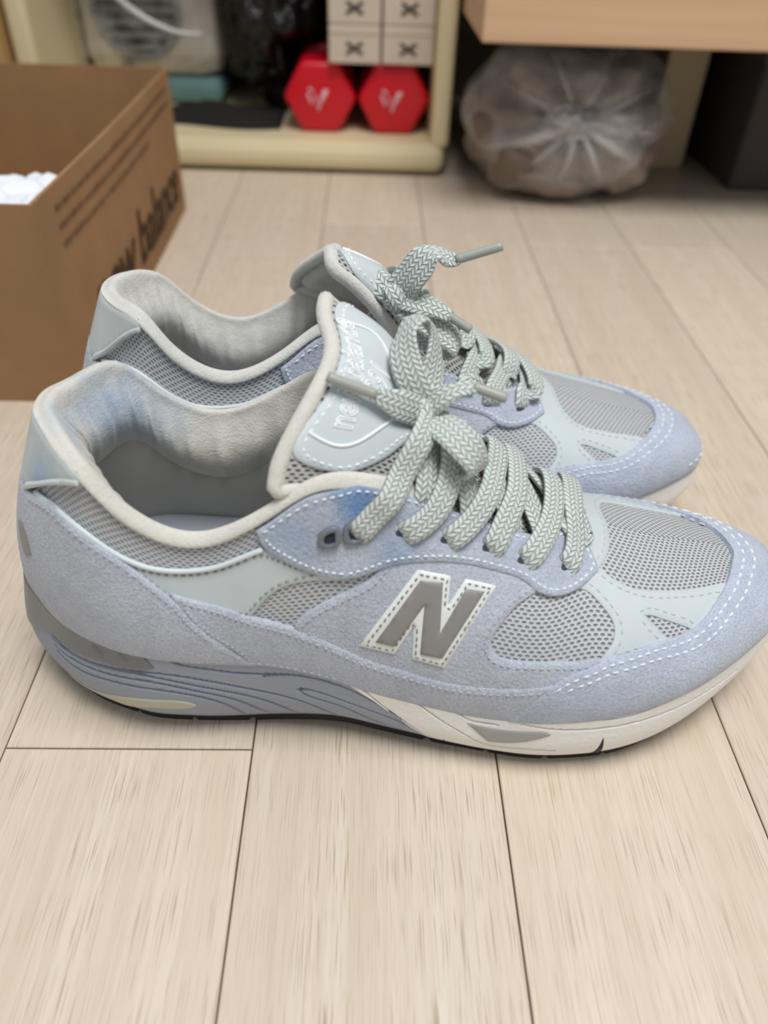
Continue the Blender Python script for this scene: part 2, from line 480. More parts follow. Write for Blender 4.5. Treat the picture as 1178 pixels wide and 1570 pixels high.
h0 = lambda S0, S1, h=.0, n=10: [('s', s, h) for s in np.linspace(S0, S1, n)]
# quarter leather under the collar mesh
quarter = TR((150, 829), (190, 853), (224, 867), (258, 873), (296, 873), (334, 867), (372, 853), (402, 841), (440, 852), (500, 872), (528, 880), (520, 889), (470, 891), (427, 903), (402, 924),
             (384, 946), (325, 940), (270, 925), (224, 890), (185, 862))
panel('leather_quarter', CS, quarter, .9, 'leather', stitch=2.2, thread='thread_dark')
# side suede with window cut-out
side = TR((451, 960), (468, 941), (502, 920), (536, 903), (570, 883), (600, 852), (700, 846), (780, 866), (832, 897), (817, 910), (794, 926), (767, 957), (752, 984), (756, 1000), (778, 1010),
          (837, 1014), (895, 1012), (918, 1008), (938, 1013), (880, 1045), (840, 1064), (800, 1066), (723, 1058), (672, 1049), (604, 1029), (536, 1005), (490, 985))
panel('suede_side', CS, side, 1.5, 'suede', thread='thread_suede')
# lower suede band
fS = lambda px, py: px_sh(px, py)[0]
s_band0, s_band1 = fS(400, 1008), fS(850, 1098)
band = TR((262, 906), (275, 911), (325, 924), (385, 943), (449, 960), (536, 995), (604, 1019), (672, 1039), (723, 1048), (790, 1052), (850, 1046))
band = np.vstack([band, [(s, .0) for s in np.linspace(s_band1, s_band0+.3, 12)], TR((372, 1002), (330, 976), (285, 940))])
panel('suede_band', CS, band, 2.2, 'suede', thread='thread_suede', keep=lambda p: p[2] > 40)
# heel counter, wraps the heel
hl = TR((47, 742), (77, 765), (110, 794), (147, 826), (190, 856), (224, 882), (258, 909), (275, 922), (292, 941), (334, 975), (372, 1000))
s_heel = fS(398, 1010)
hl = np.vstack([[(21.2, hl[0][1]+.035)], hl, [(s_heel, 0.0)], [(s, 0.0) for s in np.linspace(s_heel+.5, 21.5, 10)]])
heel = np.vstack([hl[::-1], mirror_sh(hl)])
panel('suede_heel_counter', CS, heel, 2.6, 'suede', both=False, thread='thread_suede', keep=lambda p: p[2] > B[22][2]+6 and p[0] > 26)
# heel tab leather, wraps the heel
tb = TR((50, 745), (64, 741), (88, 737), (127, 737))
tb = np.vstack([tb, [(tb[-1][0]+.05, tb[-1][1]+.07), (tb[-1][0]+.12, .99)]])
hbot = tb[0][1]
tabh = np.vstack([[(22-.25, hbot-.01)], tb, [(s, .99) for s in np.linspace(tb[-1][0]+.1, 21.75, 6)]])
panel('heel_tab', CS, np.vstack([tabh, mirror_sh(tabh)[::-1]]), 2.4, 'leather_tab', both=False, bev=1.2, stitch=None)
panel('heel_tab_trim', CS, TR((49, 749), (64, 745), (88, 741), (128, 741), (127, 733), (88, 732), (64, 736), (50, 741)), 3.1, 'leather_white', stitch=None, grid=1.6)
# vamp leather overlay
lat_out = [(832, 880), (862, 905), (891, 903), (915, 920), (933, 942), (942, 961), (938, 988), (922, 1008), (935, 1014), (961, 1008), (1000, 998), (1040, 987), (1068, 974), (1094, 948), (1113, 918), (1121, 893)]
LO = TR(*lat_out)
inner = TR((1109, 894), (1070, 903), (1031, 907), (992, 907), (961, 899), (938, 887), (918, 871), (930, 852), (934, 830), (930, 805), (921, 785), (925, 772), (973, 779), (1031, 790), (1078, 801), (1106, 813))
MO = mirror_sh(LO)[::-1]
thr = np.array([(NC-7.25, .96), (7.25, .96)])
ov = np.vstack([LO, inner, MO, thr])
win = TR((988, 944), (1000, 944), (1015, 949), (1040, 957), (1058, 964), (1043, 975), (1025, 981), (1008, 966), (994, 953))
panel('leather_vamp_overlay', CT, ov, .9, 'leather', holes=[win, mirror_sh(win)], both=False, stitch=1.9, thread='thread_leather', keep=lambda p: p[0] > 203)
# toe mudguard
def h_of(p): q = BVH.find_nearest(Vector(p)); return bary(q[2], np.array(q[0]))[1]
mg = TR((774, 1104), (805, 1079), (837, 1054), (875, 1031), (907, 1019), (922, 1011), (961, 999), (992, 988), (1031, 977), (1058, 965), (1082, 942), (1101, 914), (1113, 891), (1120, 862), (1121, 850))
mg[0][1] = 0.0
ridge_s = .5*(mg[-1][0] if mg[-1][0] < 22 else NC-mg[-1][0])+1.2
mgm = mirror_sh(mg[:-2])[::-1]
bot = np.array([((NC-s) % NC, 0.0) for s in np.linspace(mg[0][0]-.3, .4, 22)]+[(s, 0.0) for s in np.linspace(0, mg[0][0]-.3, 22)])
panel('suede_toe_mudguard', CT, np.vstack([mg, mgm, bot]), 2.5, 'suede_toe', both=False, stitch=(1.8, 4.0), grid=2.0, keep=lambda p: h_of(p) > .2)
# eyestay
ey = TR((395, 810), (404, 833), (436, 856), (466, 871), (500, 881), (532, 884), (563, 877), (597, 866), (638, 860), (682, 860), (726, 866), (767, 877), (798, 888), (821, 906), (844, 914), (872, 909), (899, 892), (914, 876), (912, 868))
eyt = [(s, .985) for s in np.linspace(7.35, 12.0, 12)]
ey = np.vstack([ey, eyt, TR((520, 747), (475, 758), (440, 779), (412, 800))])
panel('suede_eyestay', CS, ey, 2.4, 'suede_eye', keep=None)
# N emblem: only on the side turned to the camera (see below for the other shoe)
N_out = [(639.5, 871), (689, 881), (686, 926), (712, 886), (759, 897), (682, 1019), (632, 1005), (634, 957), (605.5, 998), (552, 985)]
N_in = [(643, 886), (677, 890), (674, 966), (712, 900), (741, 905), (678, 1003.5), (644.5, 997), (650, 924), (605.5, 985), (576.6, 978)]
def dense(pts, k=8): return [tuple(np.array(a)+(np.array(b)-np.array(a))*t) for a, b in zip(pts, pts[1:]+pts[:1]) for t in np.linspace(0, 1, k, endpoint=False)]
for only, mir in (('A', False), ('B', True)):
    for nm, pts, tp, mt in (('emblem_border', N_out, 2.3, 'emblem_white'), ('emblem_face', N_in, 2.9, 'emblem_grey')):
        q = TR(*dense(pts)); q = mirror_sh(q) if mir else q
        V, F, uv = panel_geo(CS, CS.from_sh(q), tp, 2.0, bev=.45); pi = part(nm, V, F, mt, uv, only=only)
        if nm == 'emblem_border':
            acc = ([], []); stitch_line(acc, CS, inset_line(resample(CS.from_sh(q), .6, True), 1.3), tp, r=.35, ln=1.6, gap=.8)
            part('stitching', acc[0], acc[1], 'thread_grey', parent=pi, kind='stuff', only=only)
# plastic lace loop
for o_, h_ in (([(487, 815), (493, 808), (512, 800), (519, 803), (520, 827), (514, 832), (495, 834), (488, 830)], [(497, 816), (512, 809), (513, 825), (499, 828)]),
               ([(526, 801), (532, 796), (548, 789), (558, 791), (563, 801), (559, 821), (552, 827), (531, 828), (525, 824)], [(534, 804), (550, 797), (553, 807), (549, 820), (535, 821)])):
    panel('lace_hole', CS, TR(*o_), 2.7, 'eyelet_dark', stitch=None, grid=2, bev=.3, corner=88)
    panel('lace_loop', CS, TR(*o_), 4.2, 'plastic_grey', holes=[TR(*h_)], stitch=None, grid=1.5, bev=.6, corner=88)
# small reflective strip on the heel
hs_ = TR((41, 792), (47, 797), (55, 822), (61, 848), (52, 850), (45, 826))
panel('heel_strip', CS, hs_, 3.0, 'emblem_grey', stitch=None, both=True)
# piping between collar mesh and leather
for side_ in (0, 1):
    q = TR((60, 754), (82, 772), (105, 791), (147, 825), (190, 853), (224, 867), (258, 873), (296, 873), (334, 867), (372, 853), (404, 840))
    if side_: q = mirror_sh(q)
    L2 = smooth_poly(CS.from_sh(q), 2.0, closed=False); P, Nn = CS.eval(L2)
    V, F = tube(P+Nn*1.0, 1.0, 6); part('piping', V, F, 'leather_white')

# ---- midsole
ZB = [24, 23, 21, 17, 12, 8, 5.5, 4.5, 4.5, 4.5, 5.5, 6.5, 7.5, 7, 5.5, 4.5, 4.5, 4.5, 5, 6, 7, 8, 8]
BUL = [2.5, 2.5, 2.5, 2.5, 2.5, 2.5, 2.8, 2.8, 2.8, 2.8, 2.2, 1.6, 1.2, 1, 1.2, 1.6, 2.0, 2.4, 3, 4, 5, 5.8, 6]
INS = [6, 6, 5, 4, 3, 2, 1.5, 1.5, 1.5, 2, 3, 4, 5, 5.5, 5.5, 5.5, 5.5, 5, 4, 1.5, -1, -3, -3]
MC = np.zeros((NC, 5, 3))
for i in range(NC):
    k = min(i, NC-i); zf, zb = B[i][2], ZB[k]; o = OUT[i]; b0 = B[i].copy(); b0[2] = 0; H_ = zf-zb
    for j, (ou, z) in enumerate(((1.9, zf+1.6), (BUL[k]*.35+1.4, zf-.12*H_), (BUL[k]+.5, zf-.45*H_), (BUL[k]*.8-INS[k]*.33, zf-.78*H_), (-INS[k], zb))):
        MC[i, j] = b0+o*ou+np.array([0, 0, z])
def msurf(S, v):
    S = np.atleast_1d(np.asarray(S, float)) % NC; v = np.atleast_1d(np.asarray(v, float))
    K = ncs(_tt, MC[_idx], S)                            # n x 5 x 3
    # spline in v per column
    out = np.zeros((len(S), 3)); t = np.array([0, .14, .45, .78, 1.0])
    h = np.diff(t); A = np.eye(5)
    for i in range(1, 4): A[i, i-1] = h[i-1]; A[i, i] = 2*(h[i-1]+h[i]); A[i, i+1] = h[i]
    Rr = np.zeros_like(K)
    for i in range(1, 4): Rr[:, i] = 6*((K[:, i+1]-K[:, i])/h[i]-(K[:, i]-K[:, i-1])/h[i-1])
    M = np.einsum('ij,njk->nik', np.linalg.inv(A), Rr)
    k = np.clip(np.searchsorted(t, v, side='right')-1, 0, 3); r = np.arange(len(S))
    a = (t[k+1]-v)[:, None]; b = (v-t[k])[:, None]; hh = h[k][:, None]
    return (M[r, k]*a**3+M[r, k+1]*b**3)/(6*hh)+(K[r, k]/hh-M[r, k]*hh/6)*a+(K[r, k+1]/hh-M[r, k+1]*hh/6)*b
def mnrm(S, v):
    e = 2e-3; v = np.clip(v, e, 1-e); a = msurf(S+e, v)-msurf(S-e, v); b = msurf(S, v+e)-msurf(S, v-e)
    n = np.cross(a, b); n /= np.linalg.norm(n, axis=1)[:, None]+1e-12; return n*MSIGN
MSIGN = 1.0; MSIGN = -1.0 if mnrm(np.array([15.]), np.array([.5]))[0][1] > 0 else 1.0
MS_, MV_ = 441, 31
mS = np.linspace(0, NC, MS_); mV = np.linspace(0, 1, MV_)
MP = msurf(np.repeat(mS, MV_), np.tile(mV, MS_)); MUV = np.stack([np.repeat(mS, MV_), np.tile(mV, MS_)], 1)
MT = []
for i in range(MS_-1):
    for j in range(MV_-1):
        a = i*MV_+j; MT += [(a, a+MV_, a+MV_+1), (a, a+MV_+1, a+1)]
MBVH = BVHTree.FromPolygons([tuple(p) for p in MP], MT)
def px_sv(px, py):
    c, r = loc_ray(px, py); hit, n, idx, d = MBVH.ray_cast(Vector(c), Vector(r))
    if hit is None:
        best = None
        for t in np.linspace(180, 420, 121):
            q = MBVH.find_nearest(Vector(c+r*t))
            if best is None or q[3] < best[3]: best = q
        hit, n, idx, d = best
    p = np.array(hit); a, b, c_ = (MP[k] for k in MT[idx]); v0, v1, v2 = b-a, c_-a, p-a
    d00, d01, d11, d20, d21 = v0@v0, v0@v1, v1@v1, v2@v0, v2@v1; den = d00*d11-d01*d01+1e-12
    v = (d11*d20-d01*d21)/den; w = (d00*d21-d01*d20)/den; A, Bq, Cq = (MUV[k] for k in MT[idx]); return A*(1-v-w)+Bq*v+Cq*w
def TM(*pts): return np.array([px_sv(*p) if len(p) == 2 else p[1:] for p in pts])
class ChartM:
    HS = 48.0
    def __init__(s):
        P = msurf(mS, np.full(MS_, .5)); s.U = np.r_[0, np.cumsum(np.linalg.norm(np.diff(P, axis=0), axis=1))]
    def from_sh(s, q): q = np.asarray(q); return np.stack([np.interp(q[:, 0], mS, s.U), q[:, 1]*s.HS], 1)
    def to_sh(s, p): p = np.asarray(p); return np.stack([np.interp(p[:, 0], s.U, mS), np.clip(p[:, 1]/s.HS, 0, 1)], 1)
    def eval(s, p): q = s.to_sh(p); return msurf(q[:, 0], q[:, 1]), mnrm(q[:, 0], q[:, 1])
CMM = ChartM()
# grooves traced on the camera side, repeated on the other
gro = [[(250, 1007), (275, 1019), (320, 1027), (370, 1033), (425, 1034), (470, 1038), (520, 1052)],
       [(75, 965), (100, 993), (130, 1012), (170, 1024), (240, 1033), (320, 1045), (400, 1060), (470, 1078), (515, 1095)],
       [(80, 978), (110, 1003), (150, 1021), (210, 1034), (300, 1052), (370, 1065), (430, 1082), (470, 1094)],
       [(84, 989), (120, 1016), (160, 1032), (230, 1046), (310, 1062), (370, 1076), (415, 1092)],
       [(88, 998), (120, 1026), (165, 1043), (240, 1058), (320, 1072), (360, 1086), (375, 1094)],
       [(470, 1058), (458, 1058), (470, 1066), (520, 1082), (570, 1103), (640, 1128)],
       [(462, 1056), (490, 1062), (530, 1076), (580, 1094), (630, 1114), (668, 1134)],
       [(405, 1038), (450, 1036), (500, 1045), (545, 1062), (600, 1090), (650, 1120), (672, 1134)]]
grow = [[(556, 1056), (585, 1080), (620, 1105), (655, 1126), (680, 1138)], [(640, 1078), (675, 1103), (715, 1127), (745, 1140), (800, 1147), (850, 1150)],
        [(700, 1092), (725, 1105), (760, 1110)], [(800, 1110), (840, 1117), (900, 1118), (960, 1110), (1020, 1092), (1080, 1062), (1128, 1028)], [(915, 1098), (935, 1102), (990, 1089), (1040, 1066), (1080, 1045)]]
G1 = [CMM.from_sh(TM(*g)) for g in gro]; G2 = [CMM.from_sh(TM(*g)) for g in grow]
G1 = [smooth_poly(g, 1.5, closed=False) for g in G1]; G2 = [smooth_poly(g, 1.5, closed=False) for g in G2]
bnd = TM((508, 1041), (540, 1052), (577, 1076), (610, 1098), (645, 1122), (676, 1140)); bnd[0][1] = 0.0; bnd[-1][1] = 1.0
bo = np.argsort(bnd[:, 1]); bvS = lambda v: np.interp(v, bnd[bo, 1], bnd[bo, 0])
def mid_patch(name, s0, s1, mirror, nS, nV, grooves, mat, lift, pname=None, gd=2.2, gw=.62):
    v = np.linspace(0, 1, nV); a = s0(v); b = s1(v)
    u = np.linspace(0, 1, nS)
    S = (a[None, :]*(1-u[:, None])+b[None, :]*u[:, None]).ravel(); Vv = np.tile(v, nS)
    c2 = CMM.from_sh(np.stack([S, Vv], 1)); d = np.full(len(S), 1e9)
    for g in grooves:
        lo, hi = g.min(0)-2, g.max(0)+2; m = ((c2 > lo) & (c2 < hi)).all(1)
        if m.any(): d[m] = np.minimum(d[m], pdist(g, c2[m], closed=False))
    dep = gd*np.clip(1-(d/gw)**2, 0, 1)**.5
    SS = NC-S if mirror else S
    P = msurf(SS, Vv); Nn = mnrm(SS % NC, Vv)
    V = P+Nn*(lift-dep)[:, None]
    # close the edges inward a little so the patch has thickness
    F = grid_faces(nS, nV, flip=mirror)
    f0 = F[len(F)//2]; fn = np.cross(V[f0[1]]-V[f0[0]], V[f0[2]]-V[f0[0]])
    if fn@Nn[f0[0]] < 0: F = [f[::-1] for f in F]
    return V, F, c2
Vl, Fl, Ul = mid_patch('m', bvS, lambda v: np.full_like(v, 22.0), False, 620, 100, G1, None, 0)
Vr, Fr, Ur = mid_patch('m', bvS, lambda v: np.full_like(v, 22.0), True, 300, 50, G1, None, 0)
part('midsole', np.vstack([Vl, Vr]), Fl+[tuple(i+len(Vl) for i in f) for f in Fr], 'midsole_blue', np.vstack([Ul, Ur]), label='grey blue midsole with flowing grooves')
Vl, Fl, Ul = mid_patch('m', lambda v: np.full_like(v, 0.0), lambda v: bvS(v)+.02, False, 560, 80, G2, None, .3)
Vr, Fr, Ur = mid_patch('m', lambda v: np.full_like(v, 0.0), lambda v: bvS(v)+.02, True, 280, 50, G2, None, .3)
part('midsole_forefoot', np.vstack([Vl, Vr]), Fl+[tuple(i+len(Vl) for i in f) for f in Fr], 'midsole_white', np.vstack([Ul, Ur]), label='off white forefoot midsole')
def mpanel(name, sv, top, mat, both=True, wrap=False, label=None, bev=.5):
    sv = np.asarray(sv)
    for side_ in ((0, 1) if both else (0,)):
        q = mirror_sh(sv) if side_ else sv
        V, F, uv = panel_geo(CMM, smooth_poly(CMM.from_sh(q), 1.2), top, 2.0, bev=bev); part(name, V, F, mat, uv, label=label)
ins = TM((72, 925), (97, 949), (128, 971), (163, 987), (205, 998), (216, 1003), (228, 1015), (236, 1023), (222, 1026), (180, 1021), (140, 1009), (110, 994), (85, 974))
ins[:6, 1] = np.minimum(ins[:6, 1], .03)
ins = np.vstack([[(21.7, .02), (21.0, .02)], ins, [(21.0, .46), (21.7, .46)]])
mpanel('heel_insert', np.vstack([ins, mirror_sh(ins)[::-1]]), .7, 'insert_grey', both=False, label='shiny grey heel insert')
acc_z = TM((148, 982), (165, 993), (172, 1001), (160, 994))
for pts in ([(140, 986), (147, 985), (163, 1003), (156, 1003)], [(180, 999), (186, 998), (202, 1012), (196, 1012)]):
    mpanel('insert_mark', TM(*pts), 1.0, 'insert_dark')
cr = TM((84, 1012), (105, 1036), (140, 1055), (190, 1068), (240, 1073), (285, 1076), (303, 1081), (285, 1086), (230, 1084), (180, 1080), (135, 1067), (105, 1047))
mpanel('cushion_strip', cr, .45, 'cushion', label='cream cushion strip')
fi = TM((716, 1107), (728, 1118), (748, 1135), (790, 1137), (845, 1126), (838, 1122), (800, 1120), (760, 1116))
mpanel('forefoot_insert', fi, .7, 'insert_fore')
for pts in ([(672, 1145), (680, 1132), (688, 1147)], [(915, 1142), (926, 1126), (934, 1140)]):
    q = TM(*pts); q[0][1] = q[2][1] = .995; mpanel('sole_notch', q, .5, 'rubber', bev=.3)
# ---- outsole
nS = 700; Sq = np.linspace(0, NC, nS, endpoint=False); e_ = msurf(Sq, np.full(nS, 1.0)); o_ = ncs(_tt, OUT[_idx], Sq)
e_in = e_-o_*.6; ring = []
arc = np.r_[0, np.cumsum(np.linalg.norm(np.diff(e_, axis=0), axis=1))]
notch = ((arc % 23) < 2.2)*2.2
sm = np.minimum(Sq, NC-Sq); notch = np.where((sm > 5.2) & (sm < 10.5) | (sm > 14.2) & (sm < 18), notch, 0)
zbot = np.maximum(0, e_[:, 2]-4.6); zbot = np.where(zbot < .6, 0, zbot-.6)
r0 = e_in+[0, 0, .6]; r1 = e_-o_*.4; r1[:, 2] = e_[:, 2]-.4; r2 = e_-o_*1.0; r2[:, 2] = np.minimum(zbot+notch, e_[:, 2]-.8); r3 = e_-o_*5; r3[:, 2] = r2[:, 2]
V = np.stack([r0, r1, r2, r3], 1).reshape(-1, 3); F = grid_faces(nS, 4, closed_u=True)
part('outsole', V, F, 'rubber', label='black rubber outsole', smooth=False)
# ---- insole
rows = []
for s in np.linspace(22, 5, 60):
    a = surf(s, 0)[0]; b = surf(NC-s, 0)[0]
    for t in np.linspace(.04, .96, 12):
        p = a*(1-t)+b*t; p[2] += 1.5+2.5*abs(2*t-1)**3; 
        rows.append(p)
part('insole', rows, grid_faces(60, 12), 'insole')
# bottom board closing the sole
part('sole_board', [surf(s, 0)[0]*(1-t)+surf(NC-s, 0)[0]*t-[0, 0, 8] for s in np.linspace(22, 0.2, 40) for t in np.linspace(0.02, .98, 6)], grid_faces(40, 6), 'rubber')

# ---- padded collar and lining
Sc = np.linspace(10.6, NC-10.6, 300); smn = np.minimum(Sc, NC-Sc)
rad = np.interp(smn, [10.6, 11.5, 12.5, 13.5, 15, 17, 18.5, 20, 22], [2.4, 2.4, 2.2, 2.0, 2.1, 2.4, 2.9, 3.4, 3.6])
inn = np.interp(smn, [10.6, 12, 13.5, 15, 18, 22], [.4, .5, .9, 1, 1, 1])
Tc = ctrl(Sc)[:, 3]; Tc = Tc+np.interp(smn, [10.6, 12, 13], [1.6, 1.2, 0])[:, None]*np.array([0, 0, 1.0]); Oc = ncs(_tt, OUT[_idx], Sc); Oc[:, 2] = 0; Oc /= np.linalg.norm(Oc, axis=1)[:, None]
band_w = np.interp(smn, [10.6, 12, 13, 15, 17, 18.5, 20, 22], [2.2, 2.6, 3.0, 3.4, 4.2, 2.6, 1.0, .8])
lenw = np.linalg.norm(surf(Sc, np.full(len(Sc), 1.))-surf(Sc, np.full(len(Sc), .8)), axis=1)/.2
hs = 1-band_w/lenw
UP = np.array([0, 0, 1.0])
wr = np.sin(Sc*9.0)*.8+np.sin(Sc*15.3+1)*.5
prof = []
IO = np.maximum(rad*1.9, np.interp(smn, [10.6, 12, 13.5, 15, 17, 22], [1, 2.5, 5, 8, 9, 10]))[:, None]
P0 = surf(Sc, hs); N0 = nrm(Sc, hs); P1 = surf(Sc, .5*(hs+1)); N1 = nrm(Sc, .5*(hs+1))
r = rad[:, None]; I = -Oc
zi = ctrl(Sc)[:, 0][:, 2]+2.0
dep1 = np.interp(smn, [10.6, 12, 13.5, 15, 22], [5, 10, 24, 26, 30])[:, None]
w_ = I*(wr*inn)[:, None]
prof += [P0-N0*.5, P0+N0*np.minimum(1.4, rad*.6)[:, None], P1+N1*np.minimum(2.2, rad*.8)[:, None], Tc+Oc*.5+UP*r*.2, Tc+I*r*.5+UP*r*.5, Tc+I*r*1.1+UP*r*.15,
         Tc+I*np.maximum(r*1.45, IO*.4)-UP*r*1.1, Tc+I*np.maximum(r*1.5, IO*.75)-UP*(r+dep1*.22)+w_*.5, Tc+I*IO-UP*dep1*.68+w_*.8, Tc+I*(IO*.55)-UP*(dep1+1.5)]
prof = np.stack(prof, 1)
tq = np.array([0, .4, 1, 1.8, 2.6, 3.4, 4.3, 5.3, 6.6, 7.6]); nq = np.linspace(0, 7.6, 44)
PC = np.stack([ncs(tq, prof[i], nq) for i in range(len(Sc))])
uvc = np.stack([np.repeat(Sc*12, 44), np.tile(nq*5, len(Sc))], 1)
part('collar', PC.reshape(-1, 3), grid_faces(len(Sc), 44), 'lining', uvc, label='padded off white fleece collar')
# lower inner wall
iw = []
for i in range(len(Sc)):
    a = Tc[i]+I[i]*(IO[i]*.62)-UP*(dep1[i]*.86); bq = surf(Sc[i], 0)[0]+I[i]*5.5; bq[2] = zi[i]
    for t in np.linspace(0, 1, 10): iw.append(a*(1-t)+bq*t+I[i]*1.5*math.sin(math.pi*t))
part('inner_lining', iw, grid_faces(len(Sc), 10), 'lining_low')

# ---- tongue
TK = [[(107.5, -29, 114), (109.5, -24, 122.5), (118, -11, 134.5), (124, 1, 142.5), (123.5, 11, 146), (121.5, 19, 149), (122, 26, 150.5), (122, 32, 148)],
      [(128, -24, 109), (131, -20, 117), (137, -11, 126.5), (140, 0, 133), (141, 10, 137), (141, 18, 139.5), (140, 25, 139), (137, 31, 133)],
      [(152, -22, 102), (153, -18, 108), (154, -10, 115), (154, 0, 119.5), (154, 9, 122), (154, 16, 121.5), (154, 22, 118), (153, 27, 110)],
      [(180, -21, 87), (180, -17, 92), (180, -9, 97), (180, 0, 99), (180, 8, 98.5), (180, 14, 96), (180, 19, 92), (180, 23, 87)],
      [(214, -22, 72), (214, -16, 75), (214, -9, 78), (214, 0, 79.5), (214, 7, 79), (214, 12, 77), (214, 17, 75), (214, 22, 72)]]
TK = np.array(TK, float)
tu = np.array([0, 20, 42, 72, 108.]); tv = np.array([0, 14, 30, 45, 57, 66, 74, 82.])
def tong(u, v):
    u = np.atleast_1d(np.asarray(u, float)); v = np.atleast_1d(np.asarray(v, float))
    A = ncs(tu, TK, u)                                     # n x 8 x 3
    return np.array([ncs(tv, A[i], np.array([v[i]]))[0] for i in range(len(u))])
nU, nV = 56, 60
ug, vg = np.meshgrid(np.linspace(0, 108, nU), np.linspace(0, 82, nV), indexing='ij')
AU = ncs(tu, TK, np.linspace(0, 108, nU)); TP = np.stack([ncs(tv, AU[i], np.linspace(0, 82, nV)) for i in range(nU)])
TN = np.cross(np.gradient(TP, axis=0), np.gradient(TP, axis=1)); TN /= np.linalg.norm(TN, axis=2)[..., None]
if TN[20, 30][2] < 0: TN = -TN
ft = grid_faces(nU, nV)
f0 = ft[1500]; V_ = TP.reshape(-1, 3)
if np.cross(V_[f0[1]]-V_[f0[0]], V_[f0[2]]-V_[f0[0]])@TN.reshape(-1, 3)[f0[0]] < 0: ft = [f[::-1] for f in ft]
tp_i = part('tongue', V_, ft, 'mesh_tongue', np.stack([ug.ravel(), vg.ravel()], 1))
thk = 5.0
lowr = TP-TN*(thk*np.clip(np.minimum(vg, 82-vg)/8, 0.2, 1)*np.clip((ug+2)/8, .3, 1))[..., None]
part('tongue_lining', lowr.reshape(-1, 3), [f[::-1] for f in ft], 'lining', np.stack([ug.ravel(), vg.ravel()], 1), parent=tp_i)
edge = np.vstack([TP[30:0:-1, 0], TP[0, :], TP[1:30, -1]]); edn = np.vstack([TN[30:0:-1, 0], TN[0, :], TN[1:30, -1]])
V, F = tube(spline(edge[::3]-edn[::3]*1.2, 120), 2.7, 10); part('tongue_piping', V, F, 'lining', parent=tp_i)
class ChartG:
    def ev(s, p): return tong(p[:, 0], p[:, 1])
    def eval(s, p):
        p = np.asarray(p, float); e = .2
        P = s.ev(p); a = s.ev(p+[e, 0])-P; b = s.ev(p+[0, e])-P; n = np.cross(a, b); n /= np.linalg.norm(n, axis=1)[:, None]+1e-12
        n[n[:, 2] < 0] *= -1; return P, n
CG = ChartG()
TBVH = BVHTree.FromPolygons([tuple(p) for p in V_], ft); TUV = np.stack([ug.ravel(), vg.ravel()], 1)
def px_uv(px, py):
    c, r = loc_ray(px, py); hit, n, idx, d = TBVH.ray_cast(Vector(c), Vector(r))
    if hit is None:
        hit, n, idx, d = min((TBVH.find_nearest(Vector(c+r*t)) for t in np.linspace(180, 420, 241)), key=lambda q: q[3])
    vi = ft[idx]; w = np.array([1/(np.linalg.norm(V_[k]-np.array(hit))+1e-3)**2 for k in vi]); return (TUV[list(vi)]*w[:, None]).sum(0)/w.sum()
lab_px = [(449, 692), (470, 711), (500, 723), (530, 725), (560, 716), (600, 696), (628, 676)]
lab_uv = [px_uv(*q) for q in lab_px]
lab2 = smooth_poly(np.array([(2.8, lab_uv[0][1]+14), (2.6, 40), (2.6, 58), (3, 70), (7, 78), (22, 80), (36, 77), (44, 68), (48, 54), (50, 40), (50, 30)]+[tuple(q) for q in lab_uv[::-1]], float), 1.3, corner=80)
V, F, uv = panel_geo(CG, lab2, 1.3, 2.4, bev=.7); li = part('tongue_label', V, F, 'leather', uv, parent=tp_i, label='pale leather tongue label')
acc = ([], []); stitch_line(acc, CG, inset_line(lab2, 2.4), 1.3)
line2 = spline([px_uv(*q) for q in ((472, 662), (495, 677), (520, 683), (545, 678), (575, 661), (606, 639))], 60)
P, Nn = CG.eval(line2); V, F = tube(P+Nn*1.35, .55, 6); o = len(acc[0]); acc[0].extend(V); acc[1].extend([tuple(i+o for i in f) for f in F])
line3 = line2*[1, -1]+[0, 84]; P, Nn = CG.eval(line3); V, F = tube(P+Nn*1.35, .55, 6); o = len(acc[0]); acc[0].extend(V); acc[1].extend([tuple(i+o for i in f) for f in F])
part('stitching', acc[0], acc[1], 'thread_white', parent=tp_i, kind='stuff')
def text_mesh(txt, size, outline, fill=False):
    cu = bpy.data.curves.new('lettering', 'FONT'); cu.body = txt; cu.size = size; cu.resolution_u = 3
    cu.fill_mode = 'BOTH' if fill else 'NONE'; cu.bevel_depth = outline; cu.bevel_resolution = 1; cu.extrude = 0.0
    cu.align_x = 'CENTER'; cu.align_y = 'CENTER'; cu.shear = .12; cu.space_character = .95
    o = bpy.data.objects.new('lettering_tmp', cu); COL.objects.link(o)
    dg = bpy.context.evaluated_depsgraph_get(); me = bpy.data.meshes.new_from_object(o.evaluated_get(dg))
    V = np.array([tuple(v.co) for v in me.vertices]); F = [tuple(p.vertices) for p in me.polygons]
    bpy.data.objects.remove(o); bpy.data.meshes.remove(me); bpy.data.curves.remove(cu); return V, F
# embroidered lettering: reads from the camera side across the tongue
for txt, q0, q1, ou, asp in (('new balance', (520, 658), (537, 596), .27, 2.95), ('991', (572, 608), (581, 580), .28, 1.4)):
    u0, um = px_uv(*q0), px_uv(*q1); u1 = u0+(um-u0)*asp
    V, F = text_mesh(txt, 10, ou*1.0); w = V[:, 0].max()-V[:, 0].min(); L = np.linalg.norm(u1-u0); k = L/w
    V, F = text_mesh(txt, 10*k, ou); V[:, 0] -= V[:, 0].min()
    dx = (u1-u0)/L; dy = np.array([-dx[1], dx[0]]); dy = dy if dy[0] < 0 else -dy
    p2 = u0+V[:, :1]*dx+V[:, 1:2]*1.3*dy
    for only in 'AB':
        q = p2 if only == 'A' else p2*[1, -1]+[0, 84]
        P, Nn = CG.eval(q); part('lettering', P+Nn*(1.4+V[:, 2])[:, None], F, 'thread_white', parent=tp_i, label='embroidered white letters', only=only)

